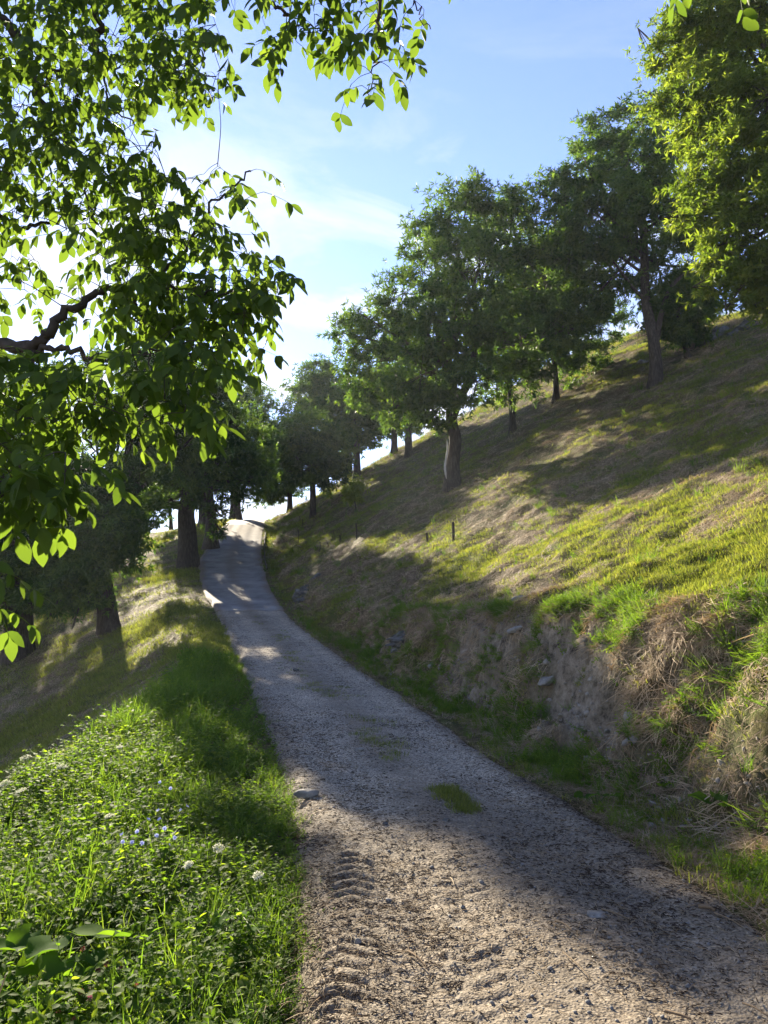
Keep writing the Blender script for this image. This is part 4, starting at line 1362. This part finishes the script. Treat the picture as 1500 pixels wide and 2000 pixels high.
az = np.arctan2((down * b1).sum(1), (down * t1).sum(1)) + gr.normal(0, .7, n) + 2.5 * fbm(x * 1.1, y * 1.1, 2, 244)
nn = norm(nn + .22 * gr.normal(size=nn.shape))
green = gr.uniform(size=n) < np.clip(.40 + 2.0 * fbm(x * 1.4 + 9, y * 1.4, 2, 243), 0, .8)
scatter('dry_grass', np.stack([x, y, z], -1) + nn * .01, frames(nn, az), gr.uniform(.4, 1.0, n) * np.where(green, .62, 1), np.where(green, 4 + gr.integers(0, 8, n), gr.integers(0, 4, n)), S_hay + S_tall + S_weed)

# ---- loose rubble weathering out of the cut
n = 6000
y = np.exp(gr.uniform(math.log(4), math.log(16), n)); v = .3 + gr.uniform(0, 1, n) ** 1.5 * 1.6
x, yy, z, soil = surf(1, v, y)
k = gr.uniform(size=n) < .10 + .8 * soil + .12 * (v < .8)
x, y, z = x[k], y[k], z[k]; n = len(x)
rub = []
for i in range(5):
    vv, t3 = stone_np(290 + i, 1, .45, .45); rub.append(src(MB().add(vv, t3, None, .5), M_rubble, False))
scatter('bank_rubble', np.stack([x, y, z], -1), np.stack([gr.normal(0, .5, n), gr.normal(0, .5, n), gr.uniform(0, 6.28, n)], -1), np.exp(gr.normal(math.log(.016), .6, n)), gr.integers(0, 5, n), rub)

# ---- litter on the track: straw, clods and pebbles
n = 21000
y = np.exp(gr.uniform(math.log(2.0), math.log(24), n)); u = gr.uniform(-1, 1, n); u = np.sign(u) * np.abs(u) ** .75
hx = T(T_hx, y); x = T(T_xc, y) + u * hx * 1.03
keep = gr.uniform(size=n) < np.clip(.35 + .55 * np.abs(u) ** 3 + 1.5 * fbm(x * 1.2, y, 3, 251) + .2 * sstep(6, 4, y), 0, 1)
x, y, u = x[keep], y[keep], u[keep]; n = len(x)
hx = T(T_hx, y)
z = gravel_z(x, y, u * hx, hx)
straw = []
for i in range(4):
    mb = MB(); r = rng_(260 + i)
    for j in range(3):
        a = r.uniform(0, 6.28); L_ = r.uniform(.03, .10); c = r.normal(0, .06, 2)
        P = np.array([[c[0] + math.cos(a) * L_ * (t - .5), c[1] + math.sin(a) * L_ * (t - .5), .004 + .006 * math.sin(3.1 * t)] for t in (0, .5, 1)])
        vv, t3, q3 = tube(P, [.0009, .0011, .0008], 3); mb.add(vv, t3, q3, r.uniform())
    straw.append(src(mb, M_straw))
dk = []
for i in range(5):
    mb = MB(); r = rng_(280 + i)
    for j in range(7):
        a = r.uniform(0, 6.28); L_ = r.uniform(.006, .032); c = r.normal(0, .07, 2); kk = r.normal(0, .15)
        P = np.array([[c[0] + math.cos(a + kk * t) * L_ * (t - .5), c[1] + math.sin(a + kk * t) * L_ * (t - .5), .0015 + .003 * math.sin(3.1 * t)] for t in (0, .5, 1)])
        vv, t3, q3 = tube(P, np.array([.0010, .0017, .0008]) * r.uniform(.6, 1.7), 4); mb.add(vv, t3, q3, r.uniform())
    dk.append(src(mb, M_twig_dark))
scatter('straw_litter', np.stack([x, y, z], -1), frames(np.tile([0, 0, 1.], (n, 1)), gr.uniform(0, 6.28, n)), gr.uniform(.5, 1.4, n), np.where(gr.uniform(size=n) < .72, 4 + gr.integers(0, 5, n), gr.integers(0, 4, n)), straw + dk)
n = 9000
y = np.exp(gr.uniform(math.log(2.0), math.log(20), n)); u = gr.uniform(-1, 1, n)
hx = T(T_hx, y); x = T(T_xc, y) + u * hx * 1.02
heap = np.exp(-((x - .62 - .02 * y) / .22) ** 2) * sstep(3.6, 2.4, y)
keep = gr.uniform(size=n) < np.clip(.35 + 1.7 * fbm(x * 1.3, y, 3, 253) + .9 * heap + .2 * sstep(4.5, 6.5, y), 0, 1)
x, y, u, heap = x[keep], y[keep], u[keep], heap[keep]; n = len(x); hx = T(T_hx, y)
z = gravel_z(x, y, u * hx, hx)
peb = []
for i in range(5):
    vv, t3 = stone_np(270 + i, 1, .3, .65); peb.append(src(MB().add(vv, t3, None, .5), M_pebble, False))
ps = np.exp(gr.normal(math.log(.0048), .5, n)) * (1 + .5 * heap)
scatter('gravel', np.stack([x, y, z + ps * .2], -1), np.stack([gr.normal(0, .3, n), gr.normal(0, .3, n), gr.uniform(0, 6.28, n)], -1), ps, gr.integers(0, 5, n), peb)

# ---- grass patch in the middle of the track
n = 330
c0 = at_z(878, 1565, .0)
a = gr.uniform(0, 6.28, n); r = np.sqrt(gr.uniform(0, 1, n))
x = c0[0] + .19 * r * np.cos(a) ; y = c0[1] + .55 * r * np.sin(a); x = x - .12 * (y - c0[1])
k = r + 3.6 * fbm(x * 6, y * 3.5, 3, 259) < .62
x, y, a = x[k], y[k], a[k]; n = len(x)
u = x - T(T_xc, y)
scatter('grass_patch', np.stack([x, y, gravel_z(x, y, u, T(T_hx, y))], -1), np.stack([0 * a, 0 * a, a * 9], -1), gr.uniform(.45, .8, n), gr.integers(0, 4, n), S_green)
n = 900
y = gr.uniform(7, 24, n); u = gr.normal(.02, .18, n) ; x = T(T_xc, y) + u
k = gr.uniform(size=n) < np.clip(.1 + 3 * fbm(x * 1.2, y * .7, 2, 257), 0, 1)
x, y, u = x[k], y[k], u[k]; n = len(x)
scatter('centre_strip_grass', np.stack([x, y, gravel_z(x, y, u, T(T_hx, y))], -1), np.stack([0 * y, 0 * y, gr.uniform(0, 6, n)], -1), gr.uniform(.4, .9, n), gr.integers(0, 8, n), S_green + S_dry)


# ------------------------------------------------------------------ single plants of the verge
def hit_h(px, py, h, y0=1.8, y1=25):
    d = ray(px, py)
    ys = np.arange(y0, y1, .01); xs = d[0] / d[1] * ys; zs = CAMZ + d[2] / d[1] * ys
    k = np.nonzero(zs - H(xs, ys) < h)[0]
    i = k[0] if len(k) else len(ys) - 1
    return np.array([xs[i], ys[i], zs[i]])


def stem_to(root, base, tip, r=.0022, name='stem', mat=None):
    m = (base + tip) / 2 + np.array([.02, -.01, .03])
    mb = MB(); mb.add(*tube(smooth_path([base, m, tip], 8) - base, np.linspace(r, r * .6, len(smooth_path([base, m, tip], 8))), 5))
    return link(name, mb.mesh(name, mat or M_stem), root)


G_C = 'white wild carrot flowers in the left verge'
CARROT = [(50, 1481, .60, .040, 'wild carrot with the topmost wide white umbel at the left edge of the verge'),
          (120, 1499, .58, .036, 'wild carrot whose tilted white umbel stands right of the topmost one'),
          (10, 1532, .56, .034, 'wild carrot with a white umbel cut by the left edge of the photo'),
          (42, 1546, .52, .032, 'wild carrot with a greyish umbel just below the two at the left edge'),
          (234, 1461, .44, .030, 'wild carrot with a pale umbel among the upper weeds of the verge'),
          (213, 1597, .46, .022, 'wild carrot with a small closed umbel left of the blue flowers'),
          (426, 1658, .40, .030, 'wild carrot with a creamy umbel right of the blue flowers'),
          (369, 1692, .36, .024, 'wild carrot with a small umbel below and right of the blue flowers'),
          (504, 1713, .30, .028, 'wild carrot with a faint umbel close to the edge of the track'),
          (200, 1400, .46, .030, 'wild carrot with the farthest pale umbel at the back of the verge')]
for i, (px, py, h, rad, lab) in enumerate(CARROT):
    tip = hit_h(px, py, h)
    base = np.array([tip[0] - .03, tip[1] + .02, float(H(tip[0] - .03, tip[1] + .02))])
    root = link('wild_carrot', None, loc=base, label=lab, cat='flower', group=G_C)
    stem_to(root, base, tip)
    r = rng_(1000 + i); mb = MB(); rays = MB()
    tl = norm(np.array([r.normal(0, .25), -.25 + r.normal(0, .2), 1])); e1 = norm(np.cross(tl, [0, 1, .1])); e2 = np.cross(tl, e1)
    for k in range(26):
        a = k * 2.4; q_ = math.sqrt((k + .5) / 26) * rad
        c = tip - base + e1 * q_ * math.cos(a) + e2 * q_ * math.sin(a) + tl * (.012 - q_ * q_ * 3)
        vv, t3, q3 = tube([tip - base - tl * .012, c], [.0007, .0005], 3, cap=False); rays.add(vv, t3, q3, .7)
        for j in range(9):
            d = norm(r.normal(size=3)); cc = c + d * .0052
            s1 = norm(np.cross(d, r.normal(size=3))) * .0028; s2 = norm(np.cross(d, s1)) * .0028
            mb.add([cc + s1, cc + s2, cc - s1, cc - s2], None, [[0, 1, 2, 3]], r.uniform())
    fh = link('flower_head', mb.mesh('flower_head', M_white, False), root)
    link('ray', rays.mesh('ray', M_stem), fh)

G_B = 'blue chicory plants in the left verge'
CHIC = [([(238, 1630), (240, 1644), (258, 1645)], 'chicory with the leftmost three pale blue flowers of the blue cluster'),
        ([(268, 1624), (277, 1647)], 'chicory with two blue flowers second from the left in the blue cluster'),
        ([(290, 1600), (311, 1600), (308, 1583)], 'chicory with three blue flowers at the top middle of the blue cluster'),
        ([(321, 1618), (306, 1632), (331, 1650)], 'chicory with three blue flowers at the lower right of the blue cluster'),
        ([(353, 1582), (366, 1575), (341, 1636)], 'chicory with the rightmost blue flowers of the blue cluster'),
        ([(312, 1528), (333, 1540)], 'chicory with two blue flowers standing apart above the blue cluster')]
for i, (hd, lab) in enumerate(CHIC):
    tips = [hit_h(a, b, .42) for a, b in hd]
    t0 = np.mean(tips, 0); base = np.array([t0[0], t0[1] + .03, float(H(t0[0], t0[1] + .03))])
    root = link('chicory', None, loc=base, label=lab, cat='flower', group=G_B)
    r = rng_(1100 + i)
    for tip in tips:
        stem_to(root, base, tip, .002)
        mb = MB()
        ax = norm(np.array([r.normal(0, .5), -.6 + r.normal(0, .35), .6])); e1 = norm(np.cross(ax, [0, 0, 1])); e2 = np.cross(ax, e1)
        for k in range(13):
            a = k / 13 * 6.283
            add_leaf(mb, tip - base, e1 * math.cos(a) + e2 * math.sin(a) + ax * .25, ax, .015 * r.uniform(.8, 1.1), .0055, r.uniform(), r.uniform(-.3, .3), 0)
        link('flower_head', mb.mesh('flower_head', M_blue), root)

CLAB = ['browned clover head right above the little pink one', 'large browned clover head lowest at the bottom left', 'left of the two touching browned clover heads by the burdock', 'right of the two touching browned clover heads by the burdock',
        'browned clover head just right of the touching pair', 'highest browned clover head right of the burdock leaves', 'browned clover head with a long stem right of the group', 'small pink clover flower still fresh among the browned heads',
        'rightmost browned clover head beside the dry earth', 'browned clover head at the very bottom edge of the photo', 'single browned clover head in front of the lit burdock leaf']
for i, (px, py) in enumerate([(158, 1937), (115, 1979), (165, 1889), (172, 1893), (192, 1896), (208, 1883), (236, 1892), (175, 1950), (266, 1926), (145, 1992), (161, 1853)]):
    tip = hit_h(px, py, .2); base = np.array([tip[0], tip[1] + .01, float(H(tip[0], tip[1] + .01))])
    pinker = (px == 175)
    root = link('red_clover', None, loc=base, label=CLAB[i],
                cat='flower', group='clover heads at the lower left')
    stem_to(root, base, tip, .0016)
    mb = MB(); r = rng_(1200 + i)
    for k in range(40):
        d = norm(r.normal(size=3) + [0, 0, .5])
        add_leaf(mb, tip - base + d * .003, d, r.normal(size=3), .0105, .0035, .98 if pinker else r.uniform(.0, .75), 0, .2)
    link('flower_head', mb.mesh('flower_head', M_pink), root)


def broad_leaf_mesh(seed, L=.15, W=.13, wav=.12):
    r = rng_(seed); mb = MB()
    ts = np.linspace(0, 1, 9); cs = np.linspace(-1, 1, 9)
    prof = np.interp(ts, [0, .08, .3, .6, .85, 1], [.55, .85, 1, .75, .38, .02])
    V = []
    ph = r.uniform(0, 6)
    for t, w in zip(ts, prof):
        for c in cs:
            lob = -.10 * L * (abs(c) ** 2) * (1 - t) * 2.2 if t < .3 else 0
            ed = 1 + .10 * math.sin(t * 21 + ph + c)
            z = wav * L * (math.sin(t * 8 + ph + 2 * c) * .5 * abs(c) + .9 * abs(c) ** 1.4 - 1.6 * t * t * .6)
            V.append([L * t + lob, W * .5 * w * c * ed, z])
    q = [[i * 9 + j, i * 9 + j + 1, (i + 1) * 9 + j + 1, (i + 1) * 9 + j] for i in range(8) for j in range(8)]
    mb.add(np.array(V), None, np.array(q), np.clip(r.normal(.5, .2), 0, 1))
    return mb


def big_plant(name, label, base, leaves, seed, L, W, cat='plant', petiole=.0045):
    root = link(name, None, loc=base, label=label, cat=cat)
    r = rng_(seed)
    for i, (px, py, h, s) in enumerate(leaves):
        tip = hit_h(px, py, h)
        d = tip - base; az = math.atan2(d[1], d[0]) + r.normal(0, .4)
        o = link('leaf', broad_leaf_mesh(seed + i, L * s, W * s).mesh('leaf', M_broad), root, tuple(tip - base), Euler((r.normal(0, .3), r.uniform(-.45, .35), az)))
        m = d * .5 + np.array([0, 0, .05])
        pp = smooth_path([np.zeros(3), m, d], 8)
        lm = MB().add(*tube(pp, np.linspace(petiole, petiole * .6, len(pp)), 6))
        link('stalk', lm.mesh('stalk', M_stem), root)


bp = hit_h(105, 1925, .02)
big_plant('burdock', 'large burdock with broad wavy leaves at the lower left corner', np.array([bp[0], bp[1], float(H(bp[0], bp[1]))]),
          [(60, 1822, .30, 1.0), (105, 1840, .30, 1.25), (150, 1825, .30, 1.2), (190, 1832, .27, 1.1), (30, 1850, .27, 1.0), (-5, 1860, .25, 1.0), (85, 1885, .22, 1.2), (140, 1900, .18, 1.5), (15, 1915, .18, 1.1), (55, 1880, .24, 1.0), (120, 1875, .26, 1.0), (170, 1870, .22, 1.0), (60, 1940, .12, 1.2)], 1300, .13, .125)
bp = hit_h(452, 1800, .02)
big_plant('dock', 'lit broad leaved dock beside the track at the lower middle', np.array([bp[0], bp[1], float(H(bp[0], bp[1]))]),
          [(432, 1790, .22, 1.1), (470, 1785, .2, .9), (490, 1812, .16, .8), (440, 1830, .12, .9), (515, 1830, .12, .8)], 1320, .11, .065)
bp = hit_h(1165, 1572, .02, 3)
big_plant('coltsfoot', 'bright green coltsfoot leaves at the edge of the track under the bank', np.array([bp[0], bp[1], float(H(bp[0], bp[1]))]),
          [(1140, 1556, .09, 1.0), (1162, 1552, .10, .9), (1180, 1555, .10, 1.0), (1204, 1556, .09, .8)], 1340, .12, .12)
bp = hit_h(1395, 1570, .02, 3)
big_plant('coltsfoot', 'grey green coltsfoot leaf on the lower bank near the right edge', np.array([bp[0], bp[1], float(H(bp[0], bp[1]))]),
          [(1385, 1565, .10, 1.1), (1400, 1550, .12, .9), (1410, 1575, .06, .8)], 1360, .14, .12)

# ------------------------------------------------------------------ stakes, rocks, twigs, edging
G_S = 'wooden stakes on the slope'
STK = [(885, 1058, 1020, .035, 'tallest dark wooden stake below the big chestnut'),
       (834, 1059, 1041, .035, 'short stub of a stake left of the tallest stake'),
       (696, 1055, 1022, .030, 'grey stake below the sapling'),
       (664, 1062, 1045, .022, 'small stake between the sapling stake and the thin bent stakes'),
       (624, 1080, 1058, .020, 'thin dark stake lowest on the slope beside the lit hollow'),
       (641, 1070, 1060, .018, 'very short thin stake right of the lowest one'),
       (583, 1062, 1034, .016, 'thin stake nearest the concrete road'),
       (591, 1032, 1014, .016, 'thin stake standing uphill behind the one nearest the concrete road'),
       (586, 1020, 1008, .016, 'farthest thin stake near the top of the bank')]
for i, (px, py, pt, r0, lab) in enumerate(STK):
    b = hit(px, py)
    top = at(px + rw.normal(0, 1.5), pt, b[1])
    pp = smooth_path([b - [0, 0, .15], (b + top) / 2 + [.015, 0, 0], top], 8)
    root_m = MB().add(*tube(pp - b, np.full(len(pp), r0 * 1.15), 7, .18, i))
    o = link('wooden_stake', root_m.mesh('wooden_stake', M_wood_post), loc=b, label=lab, cat='stake', group=G_S)
a, b = hit(577, 1067), hit(592, 1074)
link('fallen_stick', MB().add(*tube(np.array([[0, 0, .05], (b - a) / 2 + [0, 0, .1], b - a + [0, 0, .06]]), [.02, .025, .018], 6)).mesh('fallen_stick', M_twig), loc=a, label='dark stick lying on the slope left of the lowest stake', cat='stick')

# edging boards along the right side of the concrete
yy_ = np.linspace(34.5, 46.5, 30)
E = np.stack([T(T_xc, yy_) + T(T_hx, yy_) + .08, yy_, T(T_z, yy_)], -1)
V = []
for p in E: V += [p + [0, 0, -.1], p + [0, 0, .17], p + [.05, 0, .17], p + [.05, 0, -.1]]
i4 = np.arange(len(E) - 1)[:, None] * 4
q = np.concatenate([i4 + [0, 1, 5, 4], i4 + [1, 2, 6, 5], i4 + [2, 3, 7, 6]], 1).reshape(-1, 4)
link('edging_board', MB().add(np.array(V) - E[0], None, q).mesh('edging_board', M_wood_post, False), loc=E[0], label='dark edging board along the ditch right of the concrete road', cat='edging')

G_K = 'stones showing in the bank and slope'
ROCKS = [(598, 1148, .55, .75, M_stone_dark, 'dark slaty outcrop on the bank beside the start of the concrete', 'outcrop'),
         (622, 1124, .35, .5, M_stone_dark, 'smaller slaty outcrop just above the dark one beside the concrete', 'outcrop'),
         (590, 1170, .35, .5, M_stone_dark, 'lowest dark rock ledge beside the start of the concrete', 'outcrop'),
         (1250, 708, .55, .45, M_stone, 'pale rock slab in the slope left of the forked chestnut', 'outcrop'),
         (1400, 655, .9, .5, M_stone_dark, 'dark rock outcrop below the crest at the right', 'outcrop'),
         (1450, 640, .9, .5, M_stone_dark, 'dark rock ledge at the right edge below the crest', 'outcrop'),
         (1008, 1172, .17, .6, M_stone, 'pale flat stone at the top of the bare cut', 'stone'),
         (1008, 1228, .13, .35, M_stone, 'thin flat stone sticking out of the bare earth', 'stone'),
         (942, 1284, .09, .4, M_stone, 'white stone low on the bare cut', 'stone'),
         (1068, 1335, .14, .45, M_stone, 'grey stone half buried in hay at the middle of the cut', 'stone'),
         (843, 1300, .08, .6, M_stone, 'small pale stone at the foot of the cut', 'stone'),
         (790, 1240, .35, .7, M_stone_dark, 'dark rock hollow on the bank above the track', 'outcrop'),
         (1240, 1440, .12, .5, M_stone, 'brownish stone poking out of the lower cut near the right', 'stone')]
for i, (px, py, s, fl, mat, lab, cat) in enumerate(ROCKS):
    b = hit(px, py)
    if b is None: continue
    vv, t3 = stone_np(1400 + i, 5 if s > .3 else 3, .8 if s > .3 else .5, fl)
    r = rng_(1450 + i)
    if mat is M_stone_dark:                        # slaty layers
        lay = np.round((vv[:, 2] + .25 * vv[:, 0]) * 9) / 9; k = vnoise(lay * 13, np.floor(np.arctan2(vv[:, 1], vv[:, 0]) * 2.2) + i, 7)
        vv[:, :2] *= (.62 + .62 * k)[:, None]
        vv = vv + .05 * np.stack([fbm(vv[:, 1] * 5, vv[:, 2] * 5, 3, i), fbm(vv[:, 0] * 5, vv[:, 2] * 5, 3, i + 1), fbm(vv[:, 0] * 5, vv[:, 1] * 5, 3, i + 2)], -1) * 2
    vv = vv * s
    rz = Euler((r.normal(0, .15), -.35 + r.normal(0, .1), r.uniform(-.4, .4))).to_matrix()
    vv = vv @ np.array(rz).T
    link('rock' if cat == 'outcrop' else 'stone', MB().add(vv, t3).mesh('rock', mat, False), loc=b - [0, 0, (.38 if s > .3 else .15) * s], label=lab, cat=cat, group=G_K)
STN = [(600, 1562, .10, .5, 'flat stone at the left edge of the track beside the weeds'), (701, 1473, .055, .6, 'lone stone on the gravel above the grass patch'),
       (1163, 1794, .06, .35, 'pale flat stone set in the dirt at the lower right of the track'), (578, 1316, .07, .7, 'dark clod on the far gravel near the left side'),
       (872, 1612, .030, .7, 'small dark stone just left below the grass patch'), (752, 1612, .028, .7, 'small dark stone at the left middle of the track'),
       (855, 1388, .07, .6, 'dark stone at the foot of the bank on the right edge of the track'), (700, 1850, .02, .8, 'pinkish pebble in the tyre prints')]
for i, (px, py, s, fl, lab) in enumerate(STN):
    b = at_z(px, py, .02) if py > 1450 else hit(px, py)
    vv, t3 = stone_np(1500 + i, 3, .4, fl)
    zz = float(track_z(b[0], b[1])) if abs(b[0] - T(T_xc, b[1])) < T(T_hx, b[1]) else b[2]
    link('stone', MB().add(vv * s, t3).mesh('stone', M_stone if i not in (3, 4, 5) else M_stone_dark, False), loc=(b[0], b[1], zz + s * fl * .3), label=lab, cat='stone', group='loose stones on the track')
TW = [(798, 1859, 834, 1888, .006, 'short straight twig near the tyre prints'), (1366, 1783, 1396, 1792, .012, 'thick dark stick at the right edge of the track'),
      (1396, 1793, 1456, 1826, .003, 'long pale straw stalk beside the thick dark stick'), (1085, 1810, 1120, 1830, .005, 'dark twig below the pale flat stone'),
      (1100, 1870, 1155, 1926, .003, 'thin pale stalk lying diagonally at the lower middle right'), (1175, 1782, 1232, 1800, .004, 'dark twig right of the pale flat stone'),
      (1300, 1985, 1350, 2000, .006, 'dark stick at the bottom right edge'), (985, 1668, 1008, 1690, .003, 'pale straw stalk in the middle of the track'),
      (880, 1720, 888, 1736, .004, 'tiny pale chip of straw in the sunlit dirt'), (1362, 1850, 1402, 1872, .003, 'curved twig at the right side of the dirt'),
      (1450, 1960, 1500, 1990, .004, 'thin twig at the bottom right corner')]
for i, (x0, y0, x1, y1, r0, lab) in enumerate(TW):
    a = at_z(x0, y0, .03); b = at_z(x1, y1, .03)
    a[2] = float(track_z(a[0], a[1])) + r0 + .015; b[2] = float(track_z(b[0], b[1])) + r0 + .015
    m = (a + b) / 2 + [rw.normal(0, .006), rw.normal(0, .006), .006]
    pp = smooth_path([a, m, b], 8)
    link('twig', MB().add(*tube(pp - a, np.linspace(r0, r0 * .6, len(pp)), 6, .15, i)).mesh('twig', M_straw if 'pale' in lab else M_twig), loc=a, label=lab, cat='twig', group='twigs and stalks lying on the track')
